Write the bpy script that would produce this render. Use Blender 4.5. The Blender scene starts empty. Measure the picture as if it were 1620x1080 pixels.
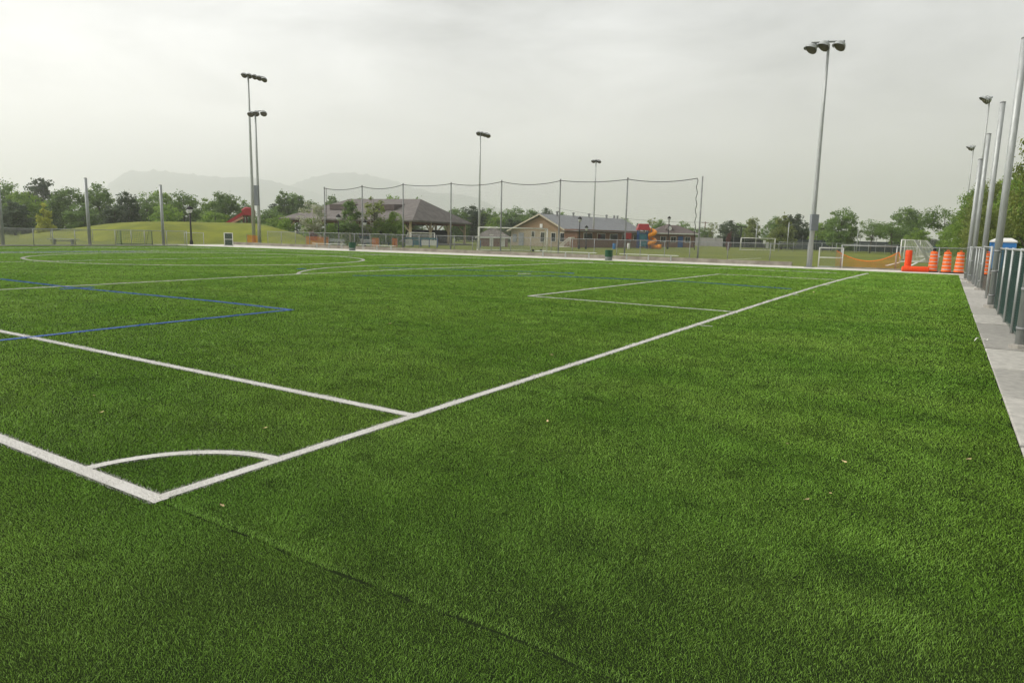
import bpy, math, random
import numpy as np
from mathutils import Vector, Matrix
R = math.radians
random.seed(7)
SC = bpy.context.scene
COL = SC.collection

# ------------------------------------------------------------------ camera
CAM_H, PITCH, ROLL, YAW, FPX, PW, PH = 1.7, 8.85, 1.263, -32.07, 1081.0, 1620, 1080
_p, _r, _y = R(PITCH), R(ROLL), R(YAW)
FW = Vector((math.sin(_y)*math.cos(_p), math.cos(_y)*math.cos(_p), -math.sin(_p)))
_rt = Vector((math.cos(_y), -math.sin(_y), 0)); _up = _rt.cross(FW)
RT = _rt*math.cos(_r) + _up*math.sin(_r)
UP = _up*math.cos(_r) - _rt*math.sin(_r)
HEAD = Vector((math.sin(_y), math.cos(_y), 0))
cd = bpy.data.cameras.new('camera'); cam = bpy.data.objects.new('camera', cd); COL.objects.link(cam)
cd.sensor_width = 36; cd.lens = FPX/PW*36; cd.clip_end = 20000; cd.clip_start = 0.05
m = Matrix((RT, UP, -FW)).transposed().to_4x4(); m.translation = (0, 0, CAM_H)
cam.matrix_world = m
SC.camera = cam

# ------------------------------------------------------------------ sky, sun, exposure
SUN_AZ, SUN_EL = -118.0, 42.0      # clockwise from +Y; the brighter, left side of the overcast
sdir = Vector((math.sin(R(SUN_AZ))*math.cos(R(SUN_EL)), math.cos(R(SUN_AZ))*math.cos(R(SUN_EL)), math.sin(R(SUN_EL))))
W = bpy.data.worlds.new('World'); SC.world = W; W.use_nodes = True
nt = W.node_tree; nt.nodes.clear()
def N(t, **k):
    n = nt.nodes.new(t)
    for a, v in k.items(): setattr(n, a, v)
    return n
def L(a, b): nt.links.new(a, b)
out = N('ShaderNodeOutputWorld'); bg = N('ShaderNodeBackground'); L(bg.outputs[0], out.inputs[0])
bg.inputs[1].default_value = 1.0
sky = N('ShaderNodeTexSky', sky_type='NISHITA', sun_disc=False, sun_elevation=R(SUN_EL), sun_rotation=R(SUN_AZ), air_density=1.0, dust_density=4.0)
skm = N('ShaderNodeVectorMath', operation='SCALE'); skm.inputs['Scale'].default_value = 0.09; L(sky.outputs[0], skm.inputs[0])
tc = N('ShaderNodeTexCoord'); sep = N('ShaderNodeSeparateXYZ'); L(tc.outputs['Generated'], sep.inputs[0])
def M(op, a, b=None, c=None, clamp=False):
    n = N('ShaderNodeMath', operation=op, use_clamp=clamp)
    for i, v in enumerate((a, b, c)):
        if v is None: continue
        if isinstance(v, (int, float)): n.inputs[i].default_value = v
        else: L(v, n.inputs[i])
    return n.outputs[0]
zc = M('ADD', M('MAXIMUM', sep.outputs[2], 0.0), 0.16)
cmb = N('ShaderNodeCombineXYZ'); L(M('DIVIDE', sep.outputs[0], zc), cmb.inputs[0]); L(M('DIVIDE', sep.outputs[1], zc), cmb.inputs[1])
cn = N('ShaderNodeTexNoise'); cn.inputs['Scale'].default_value = 1.25; cn.inputs['Detail'].default_value = 5; cn.inputs['Roughness'].default_value = 0.58; cn.inputs['Distortion'].default_value = 0.5
mp = N('ShaderNodeMapping'); mp.inputs['Location'].default_value = (7.3, 2.2, 0.0); L(cmb.outputs[0], mp.inputs[0]); L(mp.outputs[0], cn.inputs['Vector'])
cf = M('MULTIPLY', M('SUBTRACT', cn.outputs[0], 0.5), 1.15)
cf = M('MULTIPLY', cf, M('MULTIPLY', M('MAXIMUM', sep.outputs[2], 0.0), 3.2, clamp=True))     # the haze near the horizon hides the relief of the cloud
dt = N('ShaderNodeVectorMath', operation='DOT_PRODUCT'); L(tc.outputs['Generated'], dt.inputs[0]); dt.inputs[1].default_value = sdir
glow = M('POWER', M('MAXIMUM', M('MULTIPLY_ADD', dt.outputs['Value'], 0.5, 0.5), 0.0), 3.0)
el = M('MAXIMUM', sep.outputs[2], 0.0)
base = M('ADD', M('MULTIPLY_ADD', glow, 0.40, 0.88), cf)
base = M('SUBTRACT', base, M('MULTIPLY', M('MULTIPLY', el, 2.4, clamp=True), 0.74))
ramp = N('ShaderNodeMix', data_type='RGBA'); L(M('MULTIPLY', el, 3.5, clamp=True), ramp.inputs[0])
ramp.inputs[6].default_value = (1.0, 0.96, 0.915, 1); ramp.inputs[7].default_value = (0.985, 0.985, 0.97, 1)
cl = N('ShaderNodeVectorMath', operation='SCALE'); L(ramp.outputs[2], cl.inputs[0]); L(base, cl.inputs['Scale'])
mx = N('ShaderNodeMix', data_type='RGBA'); mx.inputs[0].default_value = 0.9
L(skm.outputs[0], mx.inputs[6]); L(cl.outputs[0], mx.inputs[7]); L(mx.outputs[2], bg.inputs[0])

sl = bpy.data.lights.new('sun', 'SUN'); sun = bpy.data.objects.new('sun', sl); COL.objects.link(sun)
sl.energy = 1.5; sl.angle = R(25); sl.color = (1.0, 0.96, 0.89)
sun.rotation_euler = (-sdir).to_track_quat('-Z', 'Y').to_euler()
vs = SC.view_settings; vs.view_transform = 'Standard'; vs.look = 'None'; vs.gamma = 1.0; vs.use_curve_mapping = False; vs.exposure = 0.92
SC.cycles.use_denoising = True
SC.cycles.volume_bounces = 5
SC.cycles.max_bounces = 8; SC.cycles.transparent_max_bounces = 24

HAZE = 5.6e-4
# ------------------------------------------------------------------ places seen through the camera
def ray(px, py): return FW + RT*((px-PW/2)/FPX) - UP*((py-PH/2)/FPX)
def G(px, py, z=0.0):
    d = ray(px, py); t = (z-CAM_H)/d.z; return Vector((d.x*t, d.y*t, z))
def D(px, py, depth):
    d = ray(px, py); t = depth/d.dot(HEAD); return Vector((d.x*t, d.y*t, CAM_H+d.z*t))
def AY(px, py, Y):
    d = ray(px, py); t = Y/d.y; return Vector((d.x*t, Y, CAM_H+d.z*t))
def row(x, y, z):
    d = Vector((x, y, z-CAM_H)); return PH/2-FPX*d.dot(UP)/d.dot(FW)
def col(x, y, z):
    d = Vector((x, y, z-CAM_H)); return PW/2+FPX*d.dot(RT)/d.dot(FW)
def ZAT(x, y, py):
    lo, hi = -5.0, 120.0
    for _ in range(50):
        mid = (lo+hi)/2
        if row(x, y, mid) > py: lo = mid
        else: hi = mid
    return lo

def XON(px, Yf, z=0.0):
    lo, hi = -110.0, 30.0
    for _ in range(60):
        mid = (lo+hi)/2
        if col(mid, Yf(mid), z) < px: lo = mid
        else: hi = mid
    return lo
# ------------------------------------------------------------------ materials
def mat(name, c, rough=0.7, metal=0.0, spec=0.3, var=0.0, scale=3.0, bump=0.0, bscale=40.0, detail=4, c2=None, rand=0.0, transl=0.0, coord='Object', stretch=None):
    ma = bpy.data.materials.new(name); ma.use_nodes = True
    t = ma.node_tree; b = t.nodes['Principled BSDF']
    b.inputs['Roughness'].default_value = rough; b.inputs['Metallic'].default_value = metal
    b.inputs['Specular IOR Level'].default_value = spec
    tcn = t.nodes.new('ShaderNodeTexCoord')
    if coord == 'World':
        src = t.nodes.new('ShaderNodeNewGeometry').outputs['Position']
    else: src = tcn.outputs[coord]
    if stretch:
        mpn = t.nodes.new('ShaderNodeMapping'); mpn.inputs['Scale'].default_value = stretch
        t.links.new(src, mpn.inputs[0]); src = mpn.outputs[0]
    colour = None
    if var or c2:
        n = t.nodes.new('ShaderNodeTexNoise'); n.inputs['Scale'].default_value = scale; n.inputs['Detail'].default_value = detail; n.inputs['Roughness'].default_value = 0.6
        t.links.new(src, n.inputs['Vector'])
        r = t.nodes.new('ShaderNodeValToRGB')
        a = c2 if c2 else tuple(v*(1-var) for v in c); bb = c if c2 else tuple(min(1, v*(1+var)) for v in c)
        r.color_ramp.elements[0].color = (*a, 1); r.color_ramp.elements[1].color = (*bb, 1)
        r.color_ramp.elements[0].position = 0.36; r.color_ramp.elements[1].position = 0.64
        t.links.new(n.outputs[0], r.inputs[0]); colour = r.outputs[0]
    if rand:
        oi = t.nodes.new('ShaderNodeObjectInfo'); h = t.nodes.new('ShaderNodeHueSaturation')
        mr = t.nodes.new('ShaderNodeMapRange'); mr.inputs['To Min'].default_value = 1-rand; mr.inputs['To Max'].default_value = 1+rand
        t.links.new(oi.outputs['Random'], mr.inputs[0]); t.links.new(mr.outputs[0], h.inputs['Value'])
        if colour: t.links.new(colour, h.inputs['Color'])
        else: h.inputs['Color'].default_value = (*c, 1)
        colour = h.outputs[0]
    if colour: t.links.new(colour, b.inputs['Base Color'])
    else: b.inputs['Base Color'].default_value = (*c, 1)
    if bump:
        n2 = t.nodes.new('ShaderNodeTexNoise'); n2.inputs['Scale'].default_value = bscale; n2.inputs['Detail'].default_value = 5
        t.links.new(src, n2.inputs['Vector'])
        bu = t.nodes.new('ShaderNodeBump'); bu.inputs['Strength'].default_value = bump; bu.inputs['Distance'].default_value = 0.02
        t.links.new(n2.outputs[0], bu.inputs['Height']); t.links.new(bu.outputs[0], b.inputs['Normal'])
    if transl:
        tr = t.nodes.new('ShaderNodeBsdfTranslucent'); ms = t.nodes.new('ShaderNodeMixShader'); ms.inputs[0].default_value = transl
        if colour: t.links.new(colour, tr.inputs[0])
        else: tr.inputs[0].default_value = (*c, 1)
        o = t.nodes['Material Output']
        t.links.new(b.outputs[0], ms.inputs[1]); t.links.new(tr.outputs[0], ms.inputs[2]); t.links.new(ms.outputs[0], o.inputs[0])
    return ma
GALV = mat('galvanised_steel', (0.44, 0.46, 0.455), rough=0.5, metal=0.35, spec=0.4, var=0.12, scale=6, stretch=(3, 3, 0.5))
GALVD = mat('weathered_steel', (0.30, 0.31, 0.31), rough=0.6, metal=0.3, var=0.15, scale=4)
WIRE = mat('fence_wire', (0.30, 0.32, 0.32), rough=0.55, metal=0.3)
BOXG = mat('grey_enamel', (0.23, 0.25, 0.27), rough=0.5, var=0.06)
BLACK = mat('black_paint', (0.015, 0.015, 0.017), rough=0.5)
ROPE = mat('black_rope', (0.02, 0.022, 0.022), rough=0.8)
NET = mat('net_cord', (0.05, 0.055, 0.055), rough=0.8)
WNET = mat('white_net_cord', (0.62, 0.63, 0.58), rough=0.8)
GNET = mat('green_net_cord', (0.05, 0.18, 0.12), rough=0.8)
WHITEM = mat('white_paint_metal', (0.74, 0.74, 0.70), rough=0.5, var=0.05)
ALU = mat('bench_aluminium', (0.62, 0.64, 0.60), rough=0.45, metal=0.3)
CONC = mat('concrete', (0.36, 0.34, 0.305), rough=0.85, var=0.13, scale=2.2, bump=0.25, bscale=60, detail=8)
SLAB = mat('concrete_slab', (0.42, 0.405, 0.37), rough=0.85, var=0.15, scale=9, bump=0.35, bscale=70, detail=12, rand=0.22)
WALLC = mat('old_concrete', (0.36, 0.33, 0.28), rough=0.9, c2=(0.24, 0.215, 0.18), scale=1.3, bump=0.4, bscale=20)
ORANGE = mat('orange_plastic', (0.92, 0.155, 0.020), rough=0.5, var=0.16, scale=5)
ROLLM = mat('orange_mesh_roll', (0.82, 0.075, 0.012), rough=0.6, var=0.15, scale=25, bump=0.5, bscale=60)
REFL = mat('reflective_white', (0.52, 0.46, 0.43), rough=0.4, var=0.08)
RUBBER = mat('black_rubber', (0.02, 0.02, 0.02), rough=0.8)
OMESH = mat('orange_safety_mesh', (0.85, 0.22, 0.03), rough=0.6)
GSCREEN = mat('green_windscreen', (0.010, 0.045, 0.036), rough=0.8, var=0.2, scale=5, bump=0.4, bscale=150)
DSCREEN = mat('dark_windscreen', (0.020, 0.030, 0.032), rough=0.9, var=0.3, scale=0.6)
BLUE = mat('blue_plastic', (0.035, 0.19, 0.48), rough=0.4, var=0.05)
BLUED = mat('blue_paint', (0.02, 0.08, 0.26), rough=0.5)
TEAL = mat('teal_panel', (0.05, 0.17, 0.21), rough=0.6, var=0.2)
WHITEP = mat('white_plastic', (0.75, 0.75, 0.72), rough=0.45)
BINM = mat('green_bin_paint', (0.018, 0.085, 0.040), rough=0.5, var=0.15)
REDP = mat('red_plastic', (0.36, 0.03, 0.035), rough=0.4)
PINKR = mat('faded_slide_bed', (0.55, 0.30, 0.22), rough=0.5)
ORSL = mat('orange_slide_plastic', (0.90, 0.33, 0.02), rough=0.4)
TIMBER = mat('timber', (0.50, 0.40, 0.26), rough=0.75, var=0.12, scale=4)
DWOOD = mat('brown_wood', (0.16, 0.07, 0.045), rough=0.75, var=0.15)
SHING = mat('brown_shingles', (0.175, 0.158, 0.148), rough=0.9, var=0.16, scale=1.2, bump=0.5, bscale=8, detail=8)
SHING2 = mat('dark_shingles', (0.13, 0.105, 0.098), rough=0.9, var=0.15, scale=2, bump=0.4, bscale=8, detail=8)
SEAMR = mat('grey_metal_roof', (0.30, 0.31, 0.32), rough=0.55, metal=0.2, var=0.1, scale=1.5)
STUCCO = mat('tan_stucco', (0.35, 0.295, 0.21), rough=0.9, var=0.05)
SIDING = mat('orange_brown_siding', (0.31, 0.215, 0.135), rough=0.85, var=0.05)
BRICK = mat('brown_brick', (0.24, 0.135, 0.09), rough=0.9, c2=(0.17, 0.10, 0.07), scale=6)
BRICKR = mat('red_brick', (0.25, 0.10, 0.07), rough=0.9, c2=(0.17, 0.075, 0.06), scale=6)
GLASS = mat('dark_glass', (0.02, 0.025, 0.03), rough=0.1, spec=0.5)
DARKM = mat('near_black', (0.03, 0.03, 0.028), rough=0.9)
LENS = mat('floodlight_glass', (0.10, 0.085, 0.07), rough=0.2, spec=0.5)
BARK = mat('bark', (0.075, 0.06, 0.045), rough=0.95, var=0.25, scale=5, bump=0.5, bscale=12)
BIRCH = mat('birch_bark', (0.62, 0.58, 0.50), rough=0.85, var=0.2, scale=6)
def leafm(n, c, c2): return mat(n, c, rough=0.6, spec=0.25, c2=c2, scale=0.9, rand=0.16, transl=0.42, detail=3)
LEAF = [leafm('maple_leaves', (0.236, 0.358, 0.087), (0.105, 0.184, 0.053)),
        leafm('bright_leaves', (0.324, 0.472, 0.073), (0.157, 0.262, 0.053)),
        leafm('dark_leaves', (0.131, 0.184, 0.087), (0.059, 0.096, 0.053)),
        leafm('yellow_leaves', (0.559, 0.577, 0.087), (0.349, 0.384, 0.062)),
        leafm('blossom_leaves', (0.600, 0.600, 0.524), (0.280, 0.332, 0.122)),
        leafm('red_leaves', (0.244, 0.105, 0.096), (0.105, 0.053, 0.053)),
        leafm('olive_leaves', (0.306, 0.358, 0.087), (0.149, 0.200, 0.053))]
HILLG = mat('hill_forest', (0.03, 0.075, 0.085), rough=1.0, var=0.3, scale=0.02)
SOIL = mat('bare_soil', (0.10, 0.085, 0.065), rough=0.95, var=0.3, scale=3, bump=0.8, bscale=12)
GWIRE = mat('green_coated_wire', (0.11, 0.18, 0.155), rough=0.5)
STONE = mat('grey_stone', (0.33, 0.31, 0.28), rough=0.9, var=0.2, scale=8)
TAPEM = mat('white_tape_plastic', (0.75, 0.73, 0.66), rough=0.5)
DLEAF = mat('dry_leaf', (0.55, 0.44, 0.22), rough=0.8, rand=0.35)

# ------------------------------------------------------------------ mesh helpers
class MB:
    def __init__(s): s.v = []; s.f = []
    def add(s, v, f):
        o = len(s.v); s.v += [tuple(p) for p in v]; s.f += [tuple(i+o for i in q) for q in f]; return s
    def box(s, c, d, rz=0.0, mtx=None):
        hx, hy, hz = d[0]/2, d[1]/2, d[2]/2
        P = [Vector((x, y, z)) for z in (-hz, hz) for x, y in ((-hx, -hy), (hx, -hy), (hx, hy), (-hx, hy))]
        rm = mtx if mtx is not None else Matrix.Rotation(rz, 3, 'Z')
        P = [rm @ p + Vector(c) for p in P]
        return s.add(P, [(3, 2, 1, 0), (4, 5, 6, 7), (0, 1, 5, 4), (1, 2, 6, 5), (2, 3, 7, 6), (3, 0, 4, 7)])
    def bar(s, a, b, w, h=None):
        a, b = Vector(a), Vector(b); d = b-a; L_ = d.length
        q = d.to_track_quat('X', 'Z').to_matrix()
        return s.box((a+b)/2, (L_, w, h or w), mtx=q)
    def tube(s, pts, rads, n=8, cap=True):
        pts = [Vector(p) for p in pts]
        if not hasattr(rads, '__len__'): rads = [rads]*len(pts)
        V = []; F = []; ref = None
        for i, p in enumerate(pts):
            d = (pts[min(i+1, len(pts)-1)]-pts[max(i-1, 0)])
            d = d.normalized() if d.length > 1e-9 else Vector((0, 0, 1))
            if ref is None: ref = Vector((1, 0, 0)) if abs(d.x) < 0.8 else Vector((0, 1, 0))
            u = (ref-d*ref.dot(d)).normalized(); w = d.cross(u); ref = u
            for k in range(n):
                a = 2*math.pi*k/n; V.append(p+(u*math.cos(a)+w*math.sin(a))*rads[i])
        for i in range(len(pts)-1):
            for k in range(n):
                a = i*n+k; b = i*n+(k+1) % n; F.append((a, b, b+n, a+n))
        if cap:
            F.append(tuple(reversed(range(n)))); F.append(tuple(range((len(pts)-1)*n, len(pts)*n)))
        return s.add(V, F)
    def lathe(s, prof, n=16, mtx=None, cap=True):
        V = []; F = []
        for r, z in prof:
            for k in range(n):
                a = 2*math.pi*k/n; p = Vector((r*math.cos(a), r*math.sin(a), z)); V.append(mtx @ p if mtx is not None else p)
        for i in range(len(prof)-1):
            for k in range(n):
                a = i*n+k; b = i*n+(k+1) % n; F.append((a, b, b+n, a+n))
        if cap:
            F.append(tuple(reversed(range(n)))); F.append(tuple(range((len(prof)-1)*n, len(prof)*n)))
        return s.add(V, F)
    def mesh(s, name, ma, smooth=False):
        me = bpy.data.meshes.new(name); me.from_pydata(s.v, [], s.f); me.update()
        if ma: me.materials.append(ma)
        if smooth:
            me.polygons.foreach_set('use_smooth', [len(p.vertices) == 4 for p in me.polygons])
        return me
    def build(s, name, ma, parent=None, smooth=False):
        o = bpy.data.objects.new(name, s.mesh(name, ma, smooth)); COL.objects.link(o)
        if parent: o.parent = parent
        return o
def tag(o, label=None, cat=None, group=None, kind=None):
    if label: o['label'] = label
    if cat: o['category'] = cat
    if group: o['group'] = group
    if kind: o['kind'] = kind
    return o
def thing(name, label, cat, loc=(0, 0, 0), rz=0.0, group=None):
    o = bpy.data.objects.new(name, None); COL.objects.link(o); o.location = loc; o.rotation_euler = (0, 0, rz); o.empty_display_size = 0.2
    return tag(o, label, cat, group)
def put(name, me, parent=None, loc=(0, 0, 0), rz=0.0):
    o = bpy.data.objects.new(name, me); COL.objects.link(o); o.location = loc; o.rotation_euler = (0, 0, rz)
    if parent: o.parent = parent
    return o
def copy_tree(o, parent=None):
    c = o.copy(); COL.objects.link(c); c.parent = parent
    for ch in list(o.children): copy_tree(ch, c)
    return c
def wires(mb, p0, p1, z0, z1, sp, r):
    """diamond chain-link mesh between two ground points, every wire a thin three-sided rod"""
    a = Vector((p0[0], p0[1], 0)); b = Vector((p1[0], p1[1], 0)); d = b-a; Ln = d.length; d.normalize(); nrm = Vector((-d.y, d.x, 0))
    h = z1-z0; k = int((Ln+h)/sp)
    for sgn in (1, -1):
        off = nrm*(r*1.1*sgn)
        for i in range(k+1):
            s0 = -h+i*sp
            q0, q1 = s0, s0+h
            za, zb = (z0, z1)
            if q0 < 0: za = z0+(0-q0); q0 = 0
            if q1 > Ln: zb = z1-(q1-Ln); q1 = Ln
            if q1-q0 < 0.01: continue
            if sgn < 0: q0, q1 = Ln-q0, Ln-q1
            mb.tube([a+d*q0+off+Vector((0, 0, za)), a+d*q1+off+Vector((0, 0, zb))], r, 3, cap=False)
def gridnet(mb, A, B, C_, D_, nu, nv, r):
    """cord net stretched over the four corners A B C D"""
    A, B, C_, D_ = map(Vector, (A, B, C_, D_))
    for i in range(nu+1):
        t = i/nu; mb.tube([A.lerp(B, t), D_.lerp(C_, t)], r, 3, cap=False)
    nn = (B-A).cross(D_-A).normalized()*r*1.5
    for j in range(nv+1):
        t = j/nv; mb.tube([A.lerp(D_, t)+nn, B.lerp(C_, t)+nn], r, 3, cap=False)

# ------------------------------------------------------------------ ground and concrete
def Yfar(x): return 46.5-0.0019*x*x          # far edge of the turf
def Ywall(x): return 50.2-0.0008*x*x         # low wall behind the far walk
def Yfence(x): return Ywall(x)+0.45
XL, XR = -60.6, 0.70
GRASSF = mat('park_grass', (0.160, 0.186, 0.016), rough=0.95, c2=(0.098, 0.126, 0.011), scale=0.09, detail=9, bump=0.6, bscale=3, coord='World')
g = MB(); S_ = 6000
g.add([(-S_, -S_, -0.02), (S_, -S_, -0.02), (S_, S_, -0.02), (-S_, S_, -0.02)], [(0, 1, 2, 3)])
tag(g.build('ground', GRASSF), 'olive green park grass reaching from the fences to the trees', kind='structure')

def turf_material(blade):
    ma = bpy.data.materials.new('turf_blades' if blade else 'turf_sheet'); ma.use_nodes = True
    t = ma.node_tree; b = t.nodes['Principled BSDF']; l = t.links.new
    geo = t.nodes.new('ShaderNodeNewGeometry'); mpn = t.nodes.new('ShaderNodeMapping'); l(geo.outputs['Position'], mpn.inputs[0])
    mpn.inputs['Scale'].default_value = (0.25, 0.55, 0.0)
    n1 = t.nodes.new('ShaderNodeTexNoise'); n1.inputs['Scale'].default_value = 1.0; n1.inputs['Detail'].default_value = 6; l(mpn.outputs[0], n1.inputs['Vector'])
    r1 = t.nodes.new('ShaderNodeValToRGB'); l(n1.outputs[0], r1.inputs[0])
    r1.color_ramp.elements[0].position = 0.35; r1.color_ramp.elements[1].position = 0.66
    r1.color_ramp.elements[0].color = (0.210, 0.445, 0.030, 1); r1.color_ramp.elements[1].color = (0.325, 0.570, 0.062, 1)
    h = t.nodes.new('ShaderNodeHueSaturation'); l(r1.outputs[0], h.inputs['Color'])
    if blade:
        at = t.nodes.new('ShaderNodeAttribute'); at.attribute_name = 'tint'
        mr = t.nodes.new('ShaderNodeMapRange'); mr.inputs['To Min'].default_value = 0.42; mr.inputs['To Max'].default_value = 1.62
        l(at.outputs['Fac'], mr.inputs[0]); l(mr.outputs[0], h.inputs['Value'])
        mr2 = t.nodes.new('ShaderNodeMapRange'); mr2.inputs['To Min'].default_value = 1.06; mr2.inputs['To Max'].default_value = 0.86  # paler blades also turn greyer: a highlight put into their colour
        l(at.outputs['Fac'], mr2.inputs[0]); l(mr2.outputs[0], h.inputs['Saturation'])
        b.inputs['Roughness'].default_value = 0.5; b.inputs['Specular IOR Level'].default_value = 0.24
        tr = t.nodes.new('ShaderNodeBsdfTranslucent'); ms = t.nodes.new('ShaderNodeMixShader'); ms.inputs[0].default_value = 0.3
        l(h.outputs[0], tr.inputs[0]); l(b.outputs[0], ms.inputs[1]); l(tr.outputs[0], ms.inputs[2]); l(ms.outputs[0], t.nodes['Material Output'].inputs[0])
        l(h.outputs[0], b.inputs['Base Color'])
    else:
        n2 = t.nodes.new('ShaderNodeTexNoise'); n2.inputs['Scale'].default_value = 220.0; n2.inputs['Detail'].default_value = 4
        l(geo.outputs['Position'], n2.inputs['Vector'])
        r2 = t.nodes.new('ShaderNodeValToRGB'); l(n2.outputs[0], r2.inputs[0])
        r2.color_ramp.elements[0].color = (0.004, 0.005, 0.004, 1); r2.color_ramp.elements[1].color = (0.020, 0.024, 0.017, 1)
        mi = t.nodes.new('ShaderNodeMix'); mi.data_type = 'RGBA'; mi.inputs[0].default_value = 0.03; l(r2.outputs[0], mi.inputs[6]); l(r1.outputs[0], mi.inputs[7])
        l(mi.outputs[2], b.inputs['Base Color'])
        bu = t.nodes.new('ShaderNodeBump'); bu.inputs['Strength'].default_value = 0.6; bu.inputs['Distance'].default_value = 0.003; l(n2.outputs[0], bu.inputs['Height']); l(bu.outputs[0], b.inputs['Normal'])
        b.inputs['Roughness'].default_value = 0.95; b.inputs['Specular IOR Level'].default_value = 0.0
    return ma
TURF = turf_material(False); BLADE = turf_material(True)
def tinted(name, lo, hi):
    ma = bpy.data.materials.new(name); ma.use_nodes = True; t = ma.node_tree; b = t.nodes['Principled BSDF']
    at = t.nodes.new('ShaderNodeAttribute'); at.attribute_name = 'tint'; r = t.nodes.new('ShaderNodeValToRGB'); t.links.new(at.outputs['Fac'], r.inputs[0])
    r.color_ramp.elements[0].color = (*lo, 1); r.color_ramp.elements[1].color = (*hi, 1); t.links.new(r.outputs[0], b.inputs['Base Color'])
    b.inputs['Roughness'].default_value = 0.5
    ge = t.nodes.new('ShaderNodeNewGeometry'); nz_ = t.nodes.new('ShaderNodeTexNoise'); nz_.inputs['Scale'].default_value = 190; nz_.inputs['Detail'].default_value = 2; t.links.new(ge.outputs['Position'], nz_.inputs['Vector'])
    mr = t.nodes.new('ShaderNodeMapRange'); mr.inputs['From Min'].default_value = 0.36; mr.inputs['From Max'].default_value = 0.5; mr.inputs['To Min'].default_value = 0.55; t.links.new(nz_.outputs[0], mr.inputs[0])
    hs = t.nodes.new('ShaderNodeHueSaturation'); t.links.new(mr.outputs[0], hs.inputs['Value']); t.links.new(r.outputs[0], hs.inputs['Color']); r = hs
    t.links.new(r.outputs[0], b.inputs['Base Color'])
    tr = t.nodes.new('ShaderNodeBsdfTranslucent'); ms = t.nodes.new('ShaderNodeMixShader'); ms.inputs[0].default_value = 0.10
    t.links.new(r.outputs[0], tr.inputs[0]); t.links.new(b.outputs[0], ms.inputs[1]); t.links.new(tr.outputs[0], ms.inputs[2]); t.links.new(ms.outputs[0], t.nodes['Material Output'].inputs[0])
    return ma
WBLADE = tinted('white_turf_yarn', (0.66, 0.64, 0.59), (1.0, 0.985, 0.95))
BBLADE = tinted('blue_turf_yarn', (0.020, 0.10, 0.42), (0.05, 0.19, 0.62))

xs = np.linspace(XL, XR, 40)
tb = MB()
V_ = [(float(x), -12.0, 0.0) for x in xs]+[(float(x), Yfar(x), 0.0) for x in xs]
n_ = len(xs)
tb.add(V_, [(i, i+1, n_+i+1, n_+i) for i in range(n_-1)])
tag(tb.build('turf_pitch', TURF), 'green artificial turf sports pitch', kind='structure')

fw_ = MB()
V_ = [(float(x), Yfar(x)+0.0, 0.012) for x in np.linspace(-66, 2.3, 40)]+[(float(x), Ywall(x), 0.012) for x in np.linspace(-66, 2.3, 40)]
fw_.add(V_, [(i, i+1, 40+i+1, 40+i) for i in range(39)])
tag(fw_.build('far_walkway', mat('pale_concrete', (0.62, 0.60, 0.53), rough=0.85, var=0.07, scale=0.8, bump=0.2)), 'pale concrete walkway along the far edge of the turf', kind='structure')
# low wall in cast lengths, each with its own end joints
cw = thing('low_wall', 'low weathered concrete kerb wall behind the far walkway', 'wall', (0, 0, 0))
x = -66.0
while x < -9.0:
    x1 = min(x+5.2, -8.9); mb = MB(); y0, y1 = Ywall(x), Ywall(x1); h = 0.30+random.uniform(-0.015, 0.015)
    mb.add([(x, y0, 0), (x1-0.02, y1, 0), (x1-0.02, y1+0.3, 0), (x, y0+0.3, 0), (x, y0, h), (x1-0.02, y1, h), (x1-0.02, y1+0.3, h), (x, y0+0.3, h)],
           [(4, 5, 6, 7), (0, 1, 5, 4), (1, 2, 6, 5), (2, 3, 7, 6), (3, 0, 4, 7)])
    mb.build('wall_block', WALLC, cw); x = x1
mb = MB(); mb.box((-1.6, 50.35, 0.05), (8.4, 0.25, 0.1)); mb.build('wall_block', WALLC, cw)
mb = MB(); mb.box((-61.0, 14, 0.04), (0.25, 48, 0.08)); tag(mb.build('kerb', CONC), 'thin concrete kerb under the left chain link fence', kind='structure')
# walkway slabs on the right
sw = tag(thing('walkway', 'grey concrete slab walkway beside the right hand fence', None), kind='structure')
edges = [-5.9, -3.7, -1.5, 0.6, 2.75, 4.93, 7.11, 9.35, 11.55, 13.76, 15.91, 18.1, 20.29]+[20.29+2.25*i for i in range(1, 12)]+[46.6]
for a, b in zip(edges[:-1], edges[1:]):
    mb = MB(); t_ = 0.012+random.uniform(-0.010, 0.012)
    x0, x1, y0, y1, q = XR, 1.36, a+0.034, b-0.034, 0.012
    mb.add([(x0, y0, -0.1), (x1, y0, -0.1), (x1, y1, -0.1), (x0, y1, -0.1), (x0, y0, t_-q), (x1, y0, t_-q), (x1, y1, t_-q), (x0, y1, t_-q), (x0+q, y0+q, t_), (x1-q, y0+q, t_), (x1-q, y1-q, t_), (x0+q, y1-q, t_)],
           [(8, 9, 10, 11), (4, 5, 9, 8), (5, 6, 10, 9), (6, 7, 11, 10), (7, 4, 8, 11), (0, 1, 5, 4), (1, 2, 6, 5), (2, 3, 7, 6), (3, 0, 4, 7)])
    mb.build('slab', SLAB, sw)
mb = MB(); mb.add([(XR+0.01, -6, -0.014), (1.35, -6, -0.014), (1.35, 46.5, -0.014), (XR+0.01, 46.5, -0.014)], [(0, 1, 2, 3)]); mb.build('joint_bed', mat('joint_grit', (0.016, 0.015, 0.013), rough=0.95), sw)
mb = MB(); mb.add([(1.34, 20, -0.012), (9, 20, -0.012), (9, 58, -0.012), (1.34, 58, -0.012)], [(0, 1, 2, 3)])
tag(mb.build('bare_ground', SOIL), 'strip of bare dark soil behind the right hand fence', kind='structure')

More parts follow.
